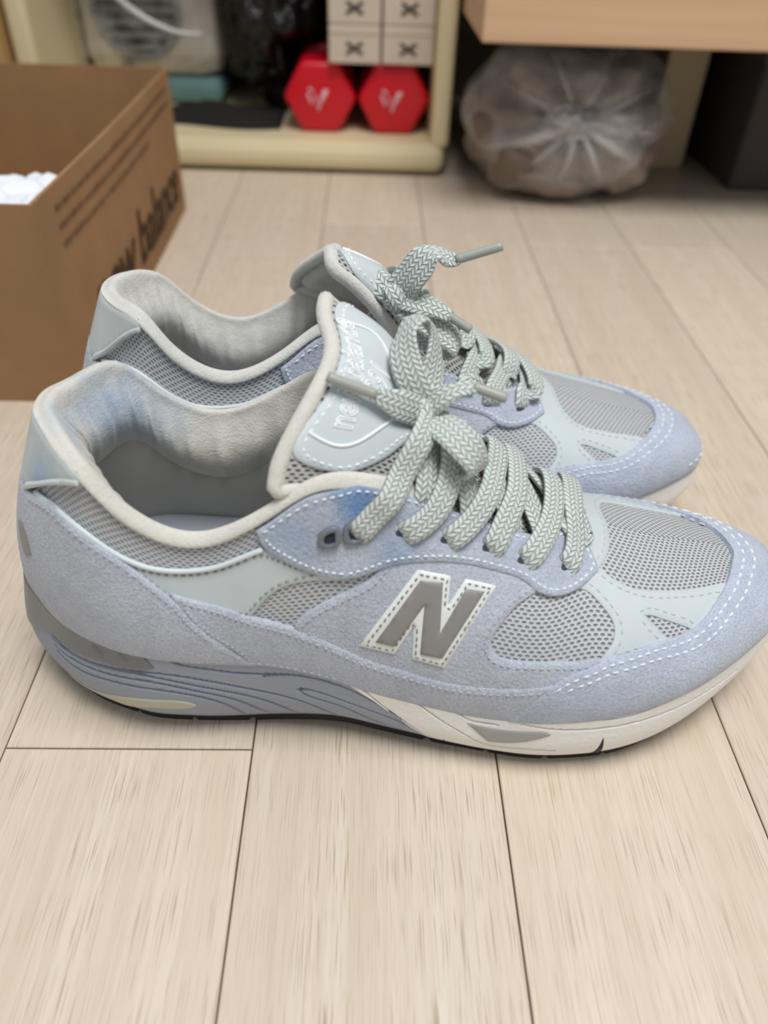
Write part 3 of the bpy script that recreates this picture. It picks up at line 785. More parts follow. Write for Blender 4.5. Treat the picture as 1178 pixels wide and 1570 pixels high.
# ---- laces
LACE_BVH = BVHTree.FromPolygons([tuple(p) for p in GP]+[tuple(p) for p in V_], GT+[tuple(i+len(GP) for i in f) for f in ft])
def on(px, py, off, O=O_A, R=R_A, mir=False):
    c, r = loc_ray(px, py, O, R)
    if mir: c = c*[1, -1, 1]; r = r*[1, -1, 1]
    hit, n, idx, d = LACE_BVH.ray_cast(Vector(c), Vector(r))
    if hit is None:
        best = None
        for t in np.linspace(180, 520, 171):
            q = LACE_BVH.find_nearest(Vector(c+r*t))
            if best is None or q[3] < best[3]: best = q
        hit, n, idx, d = best
    n = np.array(n); n = -n if n@r > 0 else n
    return np.array(hit)+n*off, n
def ribbon(P, N, width=8.6, thick=2.7, n=None, taper=None):
    """flat braided band through P with face normals N"""
    P = np.asarray(P, float); N = np.asarray(N, float)
    L = np.linalg.norm(np.diff(P, axis=0), axis=1).sum(); n = n or max(12, int(L/1.3))
    t = np.r_[0, np.cumsum(np.maximum(1e-6, np.linalg.norm(np.diff(P, axis=0), axis=1))**.7)]; q = np.linspace(0, t[-1], n)
    C = ncs(t, P, q); Nn = np.stack([np.interp(q, t, N[:, k]) for k in range(3)], 1)
    T_ = np.gradient(C, axis=0); T_ /= np.linalg.norm(T_, axis=1)[:, None]
    Sd = np.cross(T_, Nn); Sd /= np.linalg.norm(Sd, axis=1)[:, None]+1e-9; Nn = np.cross(Sd, T_)
    al = np.r_[0, np.cumsum(np.linalg.norm(np.diff(C, axis=0), axis=1))]
    K = 18; V, UVs = [], []
    for i in range(n):
        w = width if taper is None else width*np.interp(al[i]/al[-1], [0, .5, 1], taper)
        ua = 0
        for k in range(K+1):
            a = 2*math.pi*k/K; ca, sa = math.cos(a), math.sin(a)
            x = math.copysign(abs(ca)**.6, ca)*w/2; z = math.copysign(abs(sa)**.75, sa)*thick/2
            V.append(C[i]+Sd[i]*x+Nn[i]*z); UVs.append(((x if sa >= 0 else -x)+20, al[i]))
    F = []
    for i in range(n-1):
        for k in range(K): a = i*(K+1)+k; F.append((a, a+1, a+K+2, a+K+1))
    F.append(tuple(range(K))[::-1]); F.append(tuple((n-1)*(K+1)+k for k in range(K)))
    return V, F, UVs
def merge(lst):
    V, F, U = [], [], []
    for v, f, u in lst:
        o = len(V); V += list(v); U += list(u); F += [tuple(i+o for i in q) for q in f]
    return V, F, U
def orient(V, F):
    V = np.asarray(V); c = 0; s = 0
    for f in F[:-2:7]:
        q = V[list(f)]; s += 1
    return F
def med(S, h, off): q = surf(NC-S, h)[0]; n = nrm(NC-S, h)[0]; return q+n*off, n
eyl = [(548, 810), (622, 812), (688, 823), (751, 837), (805, 857), (864, 866)]
EYS = TR(*eyl)
# crossing bands: camera-side eyelet, photo path, then down to the opposite eyelet
paths = [[(568, 786), (588, 760), (606, 727), (621, 687), (636, 652)],
         [(650, 792), (668, 762), (675, 730), (662, 690), (646, 656)],
         [(711, 802), (729, 772), (743, 731), (738, 695), (718, 660)],
         [(762, 812), (774, 772), (777, 738), (768, 700), (748, 665)],
         [(824, 826), (832, 790), (823, 745), (802, 711)],
         [(869, 833), (863, 790), (852, 754), (840, 727)]]
laces = []
for k, path in enumerate(paths):
    e, n0 = on(*eyl[k], 2.0); e2, n2 = on(*path[0], 4.2)
    P = [e-n0*2.5+np.array([-1.5, 0, -1]), e+n0*1.2]; Nn = [n0, n0]
    for j, q in enumerate(path):
        p, n = on(*q, 4.3+(1.6 if 0 < j < len(path)-1 else 0)+(2.5 if k < 2 and j > 2 else 0)); P.append(p); Nn.append(n)
    if k >= 2:
        tgt = EYS[max(0, k-1)]; m0, mn = med(tgt[0], tgt[1]+.06, 4.5); m1, _ = med(tgt[0], tgt[1], 2.5); m2, _ = med(tgt[0], tgt[1]-.015, -1.5)
        top = .5*(P[-1]+m0); 
        P += [m0, m1, m2]; Nn += [mn, mn, mn]
    laces.append(ribbon(P, Nn))
# under-bands: from under the camera-side edge to the opposite eyelets
for k, k2 in ((1, 1), (2, 1), (3, 2), (4, 3), (5, 4), (5, 5)):
    S0 = EYS[k][0]-(.25 if k == k2 == 5 else 0); tgt = EYS[k2]
    m0, mn = med(tgt[0], tgt[1]+.10, 3.6); m1, _ = med(tgt[0], tgt[1]+.02, 2.6); m2, _ = med(tgt[0], tgt[1]-.01, -1.5)
    S1 = S0-.28; P = [surf(S1, .93)[0]+nrm(S1, .93)[0]*-1.5, surf(S1, .985)[0]+nrm(S1, .985)[0]*1.5]; Nn = [nrm(S1, .95)[0]]*2
    yy = np.linspace(-12, 12, 4); xa, xb = P[-1][0], m0[0]
    for y in yy:
        x = xa+(xb-xa)*(y+20)/40; hit, n, idx, d = LACE_BVH.ray_cast(Vector((x, y, 200)), Vector((0, 0, -1)))
        P.append(np.array(hit)+np.array(n if n[2] > 0 else -n)*3.2); Nn.append(np.array(n if n[2] > 0 else -n))
    P += [m0, m1, m2]; Nn += [mn, mn, mn]
    laces.append(ribbon(P, Nn))
# medial loop ends for the two top eyelets
for k in (0, 1):
    tgt = EYS[k]; m2, mn = med(tgt[0], tgt[1], -1.5); m1, _ = med(tgt[0], tgt[1]+.02, 3); m0, _ = med(tgt[0], tgt[1]+.16, 4.5)
    top, tn = on(652, 650, 5.5); hit, n, idx, d = LACE_BVH.ray_cast(Vector((150-k*-6, 12, 200)), Vector((0, 0, -1)))
    laces.append(ribbon([m2, m1, m0, np.array(hit)+np.array([0, 0, 4.]), top], [mn, mn, mn, np.array([0, 0, 1.]), tn]))
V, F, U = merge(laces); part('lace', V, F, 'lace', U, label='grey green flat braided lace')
# eyelet holes
for k in range(1, 6):
    for sd in (0, 1):
        S_, h_ = EYS[k]; S_ = NC-S_ if sd else S_
        p = surf(S_, h_)[0]; n = nrm(S_, h_)[0]; tx = np.cross(n, [0, 0, 1.]); tx /= np.linalg.norm(tx); ty = np.cross(tx, n)
        ringV = [p+n*2.5+tx*4.0*math.cos(a)+ty*1.7*math.sin(a) for a in np.linspace(0, 2*math.pi, 20, endpoint=False)]
        part('eyelet', ringV+[p+n*2.55], [(i, (i+1) % 20, 20) for i in range(20)], 'eyelet_dark')

def frame(who):
    return (O_A, R_A) if who == 'A' else (O_B, R_B)
def bow(who, knot, strips, aglets):
    """knot and loops; each strip = list of (px,py,height over the surface or local y, ...)"""
    O, R = frame(who); out = []
    def P3(px, py, d):   # a point at a given distance d (mm) from the camera along the pixel's ray
        c, r = loc_ray(px, py, O, R); return c+r*d
    c, r = loc_ray(*knot, O, R)
    kp, kn = on(*knot, 0, O, R, who == 'B')
    if who == 'B': kp = kp*[1, -1, 1]; kn = kn*[1, -1, 1]
    dk = np.linalg.norm(kp-c)-9
    for st, wd, tp in strips:
        P = [P3(x, y, dk+dd) for x, y, dd, *_ in st]
        view = -r
        Nn = []
        ex = np.array([1., 0, 0]); upv = np.cross(r, ex); upv /= np.linalg.norm(upv)
        if upv[2] < 0: upv = -upv
        for q in st:
            nx, ny, nz = q[3] if len(q) > 3 else (0, 0, 1)          # screen right, screen up, towards viewer
            v = ex*nx+upv*ny+view*nz; Nn.append(v/np.linalg.norm(v))
        out.append(ribbon(P, Nn, wd, 2.4, taper=tp))
    mp = (lambda V, F: (np.asarray(V)*[1, -1, 1], [f[::-1] for f in F])) if who == 'B' else (lambda V, F: (V, F))
    V, F, U = merge(out); V, F = mp(V, F); part('lace_bow', V, F, 'lace', U, only=who)
    for a, b, da, db in aglets:
        A_, B_ = P3(*a, dk+da), P3(*b, dk+db)
        if who == 'A' and b[0] < 560: B_ = on(*b, 4.5)[0]
        P = np.array([A_+(B_-A_)*t for t in np.linspace(0, 1, 12)])
        V, F = tube(P, [1.9]+[1.75]*10+[1.6], 10); V, F = mp(V, F); part('aglet', V, F, 'aglet', only=who)
    # knot: two short wraps
    kk = P3(*knot, dk); k1 = []
    ex = np.array([1., 0, 0]); view = -r; upv = np.cross(view, ex); upv /= np.linalg.norm(upv)
    for ang, rx in ((.5, 5.0), (-.5, 4.6)):
        ax = ex*math.cos(ang)+upv*math.sin(ang); bx = np.cross(view, ax)
        P = [kk+bx*rx*math.cos(t)+view*(rx*.85)*math.sin(t) for t in np.linspace(0, 2*math.pi, 13)]
        Nn = [bx*math.cos(t)+view*math.sin(t) for t in np.linspace(0, 2*math.pi, 13)]
        k1.append(ribbon(P, Nn, 6.2, 2.2))
    V, F, U = merge(k1); V, F = mp(V, F); part('lace_knot', V, F, 'lace', U, only=who)

# ------------------------------------------------------------------ materials of the shoes
BLUE = lin((92, 140, 196))
def P_local(px, py, y): return tuple(at_y(px, py, y)/1000)
spot_eye = [((.133, -.030, .109), .012, lin((96, 140, 190)), .85), ((.146, -.037, .092), .011, lin((120, 150, 185)), .7), ((.112, -.036, .100), .012, lin((140, 165, 195)), .5)]
m_suede('suede', (196, 203, 217)); m_suede('suede_toe', (196, 206, 225)); m_suede('suede_eye', (191, 200, 216), spot_eye); m_suede('suede_eye_clean', (195, 203, 221))
def m_leather(name, c, spots=()):
    N = NT(name); o = N.coord(); n1 = N.noise(o, 60, 3)
    col = N.mix(N.mapr(n1, .3, .7, 0, 1), lin(tuple(x*.97 for x in c)), lin(c)); col = stain(N, o, col, spots)
    N.base(col); N.set(Roughness=.5); N.b.inputs['Specular IOR Level'].default_value = .4
    N.bump(N.noise(o, 1400, 3), .12, .0004); MATS[name] = N.m
m_leather('leather', (203, 213, 217)); m_leather('leather_white', (216, 226, 229))
m_leather('leather_tab', (206, 217, 220), [((.036, -.019, .108), .014, lin((140, 170, 205)), .75), ((.040, -.020, .099), .010, lin((130, 158, 205)), .6)]); m_leather('leather_tab_clean', (208, 218, 220))
m_mesh('mesh_vamp', (220, 223, 228), (146, 149, 154), 2.5, 1.45); m_mesh('mesh_tongue', (205, 205, 203), (70, 72, 70), 2.6, 1.8)
def m_lining(name, c, spots=()):
    N = NT(name); o = N.coord(); n1 = N.noise(o, 55, 3); n2 = N.noise(o, 1100, 3, .7)
    col = N.mix(N.mapr(n1, .3, .7, 0, 1), lin(tuple(x*.95 for x in c)), lin(c)); col = N.mix(N.mapr(n2, .35, .65, 0, .3), col, lin(tuple(x*.85 for x in c)))
    col = stain(N, o, col, spots); N.base(col); N.set(Roughness=1.0); N.b.inputs['Specular IOR Level'].default_value = .1
    N.b.inputs['Sheen Weight'].default_value = .4
    N.bump(N.math('ADD', n2, N.math('MULTIPLY', N.noise(o, 130, 3), 2)), .5, .0009); MATS[name] = N.m
m_lining('lining', (226, 224, 216), [((.052, .012, .116), .020, lin((150, 176, 205)), .8), ((.044, -.006, .123), .013, lin((165, 190, 220)), .7), ((.060, .024, .106), .018, lin((170, 184, 200)), .6)])
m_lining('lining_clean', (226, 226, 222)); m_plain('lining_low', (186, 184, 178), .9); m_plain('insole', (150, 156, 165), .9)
def m_foam(name, c, s=420):
    N = NT(name); o = N.coord(); n = N.noise(o, s, 3); N.base(lin(c)); N.set(Roughness=.6); N.bump(n, .4, .0007); MATS[name] = N.m
m_foam('midsole_blue', (156, 163, 178)); m_foam('midsole_white', (244, 242, 238), 520)
m_plain('insert_grey', (112, 117, 123), .3); m_plain('insert_dark', (105, 108, 112), .4); m_plain('cushion', (190, 190, 172), .5); m_plain('insert_fore', (165, 164, 160), .35)
m_plain('rubber', (38, 37, 38), .7); m_plain('emblem_white', (232, 236, 234), .5); m_plain('emblem_grey', (142, 140, 138), .4)
m_plain('plastic_grey', (112, 120, 126), .35); m_plain('thread', (226, 236, 246), .8); m_plain('thread_suede', (178, 186, 203), .8); m_plain('thread_dark', (150, 152, 146), .8); m_plain('thread_leather', (190, 198, 198), .8); m_plain('thread_grey', (132, 136, 136), .8); m_plain('thread_white', (240, 244, 246), .7)
m_braid('lace', (213, 222, 219)); m_plain('aglet', (164, 169, 162), .35); m_plain('eyelet_dark', (58, 64, 76), .9)

# ------------------------------------------------------------------ bows
YAW_B = math.radians(4.4); O_B = np.array([-.136, .2908, 0])
R_B = np.array([[math.cos(YAW_B), -math.sin(YAW_B), 0], [math.sin(YAW_B), math.cos(YAW_B), 0], [0, 0, 1]])
bow('A', (652, 634), [
    ([(650, 622, -1, (-.3, 0, 1)), (634, 588, -4, (-.3, .2, 1)), (620, 548, -3, (-.4, .2, 1)), (623, 511, 0, (-.9, .4, .5)), (642, 489, 4, (0, 1, .2)), (662, 506, 7, (1, .3, .25)), (667, 544, 6, (.9, 0, .5)), (661, 590, 3, (.5, 0, .8)), (655, 618, 0, (.3, 0, 1))], 10.4, None),
    ([(655, 642, -2, (.2, .3, 1)), (684, 657, -8, (.25, .4, 1)), (712, 682, -11, (.3, .2, 1)), (731, 708, -8, (1, -.4, .4)), (722, 722, 0, (.2, -1, -.2)), (697, 706, 4, (-.3, -.4, -1)), (670, 678, 4, (-.3, -.4, -1)), (652, 650, 1, (-.2, -.3, -1))], 11.0, None),
    ([(650, 634, -1), (628, 626, -6), (602, 616, -10), (571, 603, -12)], 10.0, (1, 1, .42)),
    ([(656, 630, -1, (0, .4, 1)), (676, 612, -5, (-.2, .5, 1)), (704, 598, -6, (0, .7, .8)), (731, 594, -5, (0, .4, 1))], 7.6, (1, 1, .5))],
    [((577, 605), (496, 584), -12, -5), ((727, 593), (777, 611), -5, -4)])
bow('B', (608, 456), [
    ([(610, 452, -1), (628, 427, -6, (-.4, .3, 1)), (650, 399, -9, (-.4, .3, 1)), (667, 388, -9, (.3, 1, .5)), (687, 397, -7, (.3, .6, 1)), (704, 397, -7, (0, .2, 1))], 13.0, (1, 1, .35)),
    ([(612, 456, -1, (0, .3, 1)), (640, 464, -5, (.1, .4, 1)), (668, 474, -6, (.2, .4, 1)), (692, 486, -5, (.2, .4, 1))], 9.0, (1, 1, .5)),
    ([(612, 462, 0), (642, 484, -3, (.2, .3, 1)), (676, 508, -3, (.3, .3, 1)), (700, 532, 0, (1, -.2, .3)), (686, 542, 5, (0, -1, -.3)), (650, 510, 6, (-.2, -.3, -1)), (618, 470, 3, (-.2, -.3, -1))], 10.5, None),
    ([(606, 456, 0, (-.3, 0, 1)), (588, 440, -1, (-.3, .3, 1)), (574, 424, 4, (-.6, .8, .3)), (584, 430, 9, (.4, .4, -1)), (604, 452, 6, (.4, .4, -1))], 9.5, None)],
    [((700, 398), (771, 377), -7, -7), ((688, 484), (722, 506), -5, -4)])

# ------------------------------------------------------------------ put the template on both shoes
CLEAN = {'suede_eye': 'suede_eye_clean', 'leather_tab': 'leather_tab_clean', 'lining': 'lining_clean'}
def shoe(who, O, yaw, label):
    root = empty('sneaker', tuple(O), yaw); made = {}
    tag(root, label, 'shoe', 'pair of sneakers')
    for i, p in enumerate(PARTS):
        if p['only'] not in (None, who): continue
        V = p['V']; F = p['F']; mt = p['mat']
        if who == 'B': V = V*[1, -1, 1]; F = [f[::-1] for f in F]; mt = CLEAN.get(mt, mt)
        o = mesh_obj(p['name'], V, F, mt, made[p['parent']] if p['parent'] is not None else root, p['uv'], p['smooth'])
        if p['kind']: o['kind'] = p['kind']
        if p['label']: o['label'] = p['label']
        made[i] = o
    return root

# ------------------------------------------------------------------ floor
def ground(px, py, z=0.0):
    r = CM@cdir(px, py); return CAM+r*((z-CAMH)/r[2])
def plane_y(px, py, y):
    r = CM@cdir(px, py); return CAM+r*(y/r[1])
def plane_x(px, py, x):
    r = CM@cdir(px, py); return CAM+r*(x/r[0])
N = NT('floor_wood'); o = N.coord()
info = N.n('ShaderNodeObjectInfo'); off = N.n('ShaderNodeVectorMath', op='ADD'); N.l(o, off.inputs[0])
cmb = N.n('ShaderNodeCombineXYZ'); N.l(N.math('MULTIPLY', info.outputs['Random'], 37.0), cmb.inputs[0]); N.l(N.math('MULTIPLY', info.outputs['Random'], 91.0), cmb.inputs[1]); N.l(cmb.outputs[0], off.inputs[1])
def stretch(s):
    v = N.n('ShaderNodeVectorMath', op='MULTIPLY'); N.l(off.outputs[0], v.inputs[0]); v.inputs[1].default_value = s; return v.outputs[0]
g1 = N.noise(stretch((55, 3, 1)), 1, 4, .55); g2 = N.noise(stretch((420, 8, 1)), 1, 3, .6); g3 = N.noise(stretch((2300, 42, 1)), 1, 2, .5)
col = N.mix(N.mapr(g1, .3, .7, 0, 1), lin((213, 198, 179)), lin((224, 212, 195)))
col = N.mix(N.mapr(g2, .42, .62, 0, .45), col, lin((206, 188, 166)))
pore = N.mapr(g3, .57, .68, 0, 1); pm = N.mapr(g1, .38, .62, .3, .95)
col = N.mix(N.math('MULTIPLY', pore, pm), col, lin((172, 152, 130)))
tint = N.mapr(info.outputs['Random'], 0, 1, .93, 1.03)
cv = N.n('ShaderNodeVectorMath', op='SCALE'); N.l(col, cv.inputs[0]); N.l(tint, cv.inputs['Scale'])
N.base(cv.outputs[0]); N.set(Roughness=.42); N.b.inputs['Specular IOR Level'].default_value = .35
N.bump(N.math('MULTIPLY', pore, -1), .25, .0003); MATS['floor_wood'] = N.m
m_plain('joint_dark', (92, 72, 54), .9)
fl = box_mesh('floor', (-1.3, -.9, -.03), (1.5, 1.4, -.0016), 'joint_dark'); fl['kind'] = 'structure'
JX0, JW = -.1339, .0934
import bmesh
def plank(x0, x1, y0, y1, src={}):
    g = .0003; key = (round(x1-x0, 5), round(y1-y0, 5))
    if key not in src:
        bm = bmesh.new(); bmesh.ops.create_cube(bm, size=1)
        for v in bm.verts: v.co = Vector((v.co.x*(x1-x0-2*g), v.co.y*(y1-y0-2*g), v.co.z*.0084-.0042))
        bmesh.ops.bevel(bm, geom=[e for e in bm.edges if all(v.co.z > -.001 for v in e.verts)], offset=.00035, segments=1, affect='EDGES')
        me = bpy.data.meshes.new('plank'); bm.to_mesh(me); bm.free(); me.materials.append(MATS['floor_wood']); src[key] = me
    ob = bpy.data.objects.new('plank', src[key]); COL.objects.link(ob); ob.parent = fl; ob.location = ((x0+x1)/2, (y0+y1)/2, 0)
yj = {0: .1635, 2: float(ground(820, 546)[1]), 1: .72, 3: -.12, -1: .42}
for c in range(-12, 17):
    x0 = JX0+c*JW; jy = yj.get(c, ((c*.37) % .8)); ys = [-.9]+[y for y in (jy-.8, jy, jy+.8) if -.88 < y < 1.38]+[1.4]
    for a, b in zip(ys[:-1], ys[1:]): plank(x0, x0+JW, a, b)

# ------------------------------------------------------------------ the pair of shoes
shoe('A', O_A, YAW_A, 'pale blue grey suede running shoe with blue dye stains and N emblem turned outward')
shoe('B', O_B, YAW_B, 'clean pale blue grey suede running shoe between the stained shoe and the cardboard box')

# ------------------------------------------------------------------ cardboard shoe box
def m_card(name, c):
    N = NT(name); o = N.coord(); n = N.noise(o, 30, 4); col = N.mix(N.mapr(n, .3, .7, 0, 1), lin(tuple(x*.93 for x in c)), lin(c))
    N.base(col); N.set(Roughness=.85); N.bump(N.noise(o, 500, 2), .15, .0004); MATS[name] = N.m
m_card('cardboard', (164, 126, 88)); m_card('cardboard_in', (170, 138, 104)); m_plain('print_brown', (98, 70, 46), .8)
m_plain('tissue', (238, 242, 250), .8, Transmission_Weight=0.0)
BX1, BX0, BY0, BY1, BH, WT = -.1735, -.395, .404, .748, .119, .0022
bx = empty('shoe_box', ((BX0+BX1)/2, (BY0+BY1)/2, 0)); tag(bx, 'open brown cardboard shoe box with dark printed lettering', 'box')
OX, OY = (BX0+BX1)/2, (BY0+BY1)/2
def wall_panel(name, a, b, t, bulge=.0, n=14, m=8):
    """cardboard wall from a to b (xy), slightly bowed, height BH"""
    a = np.array(a); b = np.array(b); d = (b-a)/np.linalg.norm(b-a); nn = np.array([d[1], -d[0]]); V = []
    for s in (0, 1):
        for i in range(n):
            for j in range(m):
                f, g = i/(n-1), j/(m-1); p = a+(b-a)*f+nn*(bulge*math.sin(math.pi*f)*math.sin(math.pi*min(1, g*.75+.12))-s*t)
                V.append((p[0]-OX, p[1]-OY, g*BH))
    F = grid_faces(n, m)+grid_faces(n, m, n*m, flip=True); o = n*m
    for i in range(n-1): F += [(i*m+m-1, (i+1)*m+m-1, o+(i+1)*m+m-1, o+i*m+m-1), (i*m, o+i*m, o+(i+1)*m, (i+1)*m)]
    for j in range(m-1): F += [(j, j+1, o+j+1, o+j), ((n-1)*m+j, o+(n-1)*m+j, o+(n-1)*m+j+1, (n-1)*m+j+1)]
    return mesh_obj(name, V, F, 'cardboard', bx, scale=1.0, smooth=False)
wall_panel('box_side', (BX1, BY0), (BX1, BY1), WT, .004)
wall_panel('box_side', (BX0, BY1), (BX0, BY0), WT, .003)
wall_panel('box_side', (BX0+WT, BY0), (BX1-WT, BY0), WT)
wall_panel('box_side', (BX1-WT, BY1), (BX0+WT, BY1), WT)
bb = box_mesh('box_bottom', (BX0+WT-OX, BY0+WT-OY, .0), (BX1-WT-OX, BY1-WT-OY, .002), 'cardboard_in', bx)
# print on the long side (normal +x): text runs along +y
def side_text(txt, size, y, z, mat, name, x=BX1, sh=0):
    V, F = text_mesh(txt, size, size*.02, True); V[:, 2] = 0
    f = (y+V[:, 0]-BY0)/(BY1-BY0); g = (z+V[:, 1])/BH
    bul = .004*np.sin(np.pi*f)*np.sin(np.pi*np.minimum(1, g*.75+.12))
    P = np.stack([np.full(len(V), x-OX)+.0007+bul, y+V[:, 0]-OY, z+V[:, 1]], 1)
    o = mesh_obj(name, P, F, mat, bx, scale=1.0, smooth=False); o['label'] = 'dark printed lettering'; return o
side_text('new balance', .056, .592, .036, 'print_brown', 'lettering')
# three rows of small illegible print near the top edge
for r_, (z, y0, y1) in enumerate(((.108, .432, .725), (.098, .432, .725), (.088, .432, .640))):
    V, F = [], []; y = y0
    while y < y1:
        w = random.uniform(.006, .016)
        for yy in np.arange(y, min(y1, y+w), .0021):
            o_ = len(V); hh = random.choice((.0028, .0036, .0028))
            f = (yy-BY0)/(BY1-BY0); bul = .004*math.sin(math.pi*f)*math.sin(math.pi*min(1, z/BH*.75+.12))
            for dy, dz in ((0, 0), (.0013, 0), (.0013, hh), (0, hh)): V.append((BX1-OX+.0008+bul, yy+dy-OY, z+dz-.002))
            F.append((o_, o_+1, o_+2, o_+3))
        y += w+.003
    q = mesh_obj('small_print', V, F, 'print_brown', bx, scale=1.0, smooth=False)
# tissue paper lying in the box
V = []; n, m = 40, 40
for i in range(n):
    for j in range(m):
        x = BX0+.008+(BX1-BX0-.016)*i/(n-1); y = BY0+.008+.098*j/(m-1)
        z = .109+.005*math.sin(i*.55+j*.2)*math.cos(j*.35)+.003*math.sin(i*1.3+2)*math.sin(j*.9)-.012*(j/(m-1))**3
        V.append((x, y, z))
tag(mesh_obj('tissue_paper', V+[(x, y, .004) for x, y, z in V], grid_faces(n, m)+grid_faces(n, m, n*m, flip=True)+
    [q for i in range(n-1) for q in ((i*m, n*m+i*m, n*m+(i+1)*m, (i+1)*m), (i*m+m-1, (i+1)*m+m-1, n*m+(i+1)*m+m-1, n*m+i*m+m-1))]+
    [q for j in range(m-1) for q in ((j, j+1, n*m+j+1, n*m+j), ((n-1)*m+j, n*m+(n-1)*m+j, n*m+(n-1)*m+j+1, (n-1)*m+j+1))], 'tissue', scale=1.0, smooth=True), 'crumpled white tissue paper inside the cardboard box', 'paper')

# ------------------------------------------------------------------ walls
m_plain('wall_white', (206, 204, 214), .9); m_plain('wall_grey', (150, 140, 128), .9)
box_mesh('wall_back', (-1.3, 1.25, 0), (1.5, 1.3, 1.2), 'wall_grey')['kind'] = 'structure'
m_plain('trim_wood', (186, 152, 98), .6)

# ------------------------------------------------------------------ low storage shelf
N = NT('shelf_cream'); o = N.coord(); n1 = N.noise(o, 12, 3); N.base(N.mix(n1, lin((222, 208, 168)), lin((230, 217, 180)))); N.set(Roughness=.5); MATS['shelf_cream'] = N.m
m_plain('shelf_dark', (46, 40, 36), .9)
SY, SZ = .862, .032
sh_ = empty('storage_shelf', (-.13, SY+.16, 0)); tag(sh_, 'cream storage shelf with rounded lip, standing on the floor by the wall', 'shelf')
def sbox(name, lo, hi, mat, bev=.004): 
    off = np.array([-.13, SY+.16, 0]); return box_mesh(name, np.array(lo)-off, np.array(hi)-off, mat, sh_, bev)
sbox('deck', (-.345, SY, 0.004), (.082, SY+.33, SZ), 'shelf_cream', .010)
sbox('side_board', (.0668, SY+.004, SZ-.004), (.0855, SY+.33, .302), 'shelf_cream', .006)
sbox('side_board', (-.350, SY+.004, 0.004), (-.328, SY+.33, .302), 'shelf_cream', .006)
sbox('back_board', (-.33, SY+.318, SZ-.002), (.068, SY+.33, .302), 'shelf_dark', .002)
sbox('top_board', (-.35, SY, .30), (.0855, SY+.33, .318), 'shelf_cream', .006)
sbox('foot', (-.34, SY+.02, 0), (-.30, SY+.3, .006), 'shelf_dark', .001); sbox('foot', (.03, SY+.02, 0), (.07, SY+.3, .006), 'shelf_dark', .001)
# post and white door at the left of the shelf
box_mesh('trim_1', (-.378, SY-.012, 0), (-.354, SY+.35, 1.2), 'trim_wood', None, .003)['kind'] = 'structure'
box_mesh('wall_left', (-.9, SY-.02, 0), (-.3785, SY+.02, 1.2), 'wall_white')['kind'] = 'structure'

# ------------------------------------------------------------------ dumbbells
m_plain('red_vinyl', (206, 10, 34), .32); m_plain('steel', (150, 150, 152), .3, Metallic=1.0); m_plain('print_pale', (226, 190, 200), .6)
def prism(name, R, y0, y1, cz, mat, parent, bev=.006, sides=6):
    bm = bmesh.new(); ring = [[bm.verts.new((R*math.cos(2*math.pi*k/sides), y, cz+R*math.sin(2*math.pi*k/sides))) for k in range(sides)] for y in (y0, y1)]
    bm.faces.new(ring[0]); bm.faces.new(ring[1][::-1])
    for k in range(sides): bm.faces.new((ring[0][k], ring[1][k], ring[1][(k+1) % sides], ring[0][(k+1) % sides])[::-1])
    bmesh.ops.bevel(bm, geom=bm.edges[:], offset=bev, segments=3, affect='EDGES', profile=.6); bmesh.ops.recalc_face_normals(bm, faces=bm.faces[:])
    me = bpy.data.meshes.new(name); bm.to_mesh(me); bm.free(); me.materials.append(MATS[mat]); me.polygons.foreach_set('use_smooth', [True]*len(me.polygons))
    ob = bpy.data.objects.new(name, me); COL.objects.link(ob); ob.parent = parent; return ob
DR = .039
def dumbbell(x, y, label):
    d = empty('dumbbell', (x, y, SZ+.0004)); cz = DR*.866
    h1 = prism('head', DR, 0, .052, cz, 'red_vinyl', d); prism('head', DR, .100, .150, cz, 'red_vinyl', d)
    V, F = tube([(0, 48, cz*1000), (0, 60, cz*1000), (0, 76, cz*1000), (0, 92, cz*1000), (0, 104, cz*1000)], [13, 14, 16, 14, 13], 16); mesh_obj('handle', V, F, 'red_vinyl', d)
    acc = ([], [])
    for pts in ([(-13, 4), (-9, -6), (-5, 3), (-2, -12), (5, 8)], [(-12, 9), (-7, 6)], [(3, -3), (8, 8)]):
        V, F = tube([(px_, -.3, cz*1000+pz) for px_, pz in pts], 1.3, 5); o_ = len(acc[0]); acc[0].extend(V); acc[1].extend([tuple(i+o_ for i in f) for f in F])
    lg = mesh_obj('logo', acc[0], acc[1], 'print_pale', h1)
    tag(d, label, 'dumbbell', 'red dumbbells on the shelf deck')
dumbbell(-.0515, .902, 'red hexagonal dumbbell beside the dark gap under the black bag')
dumbbell(.0268, .902, 'red hexagonal dumbbell against the shelf side board')

# ------------------------------------------------------------------ small cartons on the dumbbells
m_plain('carton', (206, 192, 176), .7); m_plain('print_dark', (70, 62, 58), .8)
TOPZ = SZ+.0008+2*DR*.866
def carton(x, y, z, w, d, h, label):
    c = empty('small_carton', (x, y, z)); box_mesh('carton_body', (-w/2, 0, 0), (w/2, d, h), 'carton', c, .0015)
    box_mesh('lid_flap', (-w/2+.001, -.0008, h*.78), (w/2-.001, .001, h-.001), 'carton', c, .0003)
    V, F = [], []
    for a, b in (((-8, -6), (8, 6)), ((-8, 6), (8, -6)), ((-2, 0), (2, 0))):
        v, f = tube([(a[0], -.4, h*420+a[1]*.8), ((a[0]+b[0])/2, -.5, h*420+(a[1]+b[1])*.4), (b[0], -.4, h*420+b[1]*.8)], 1.5, 5); o_ = len(V); V += v; F += [tuple(i+o_ for i in q) for q in f]
    mesh_obj('cross_mark', V, F, 'print_dark', c)
    tag(c, label, 'box', 'small cartons stacked on the dumbbells')
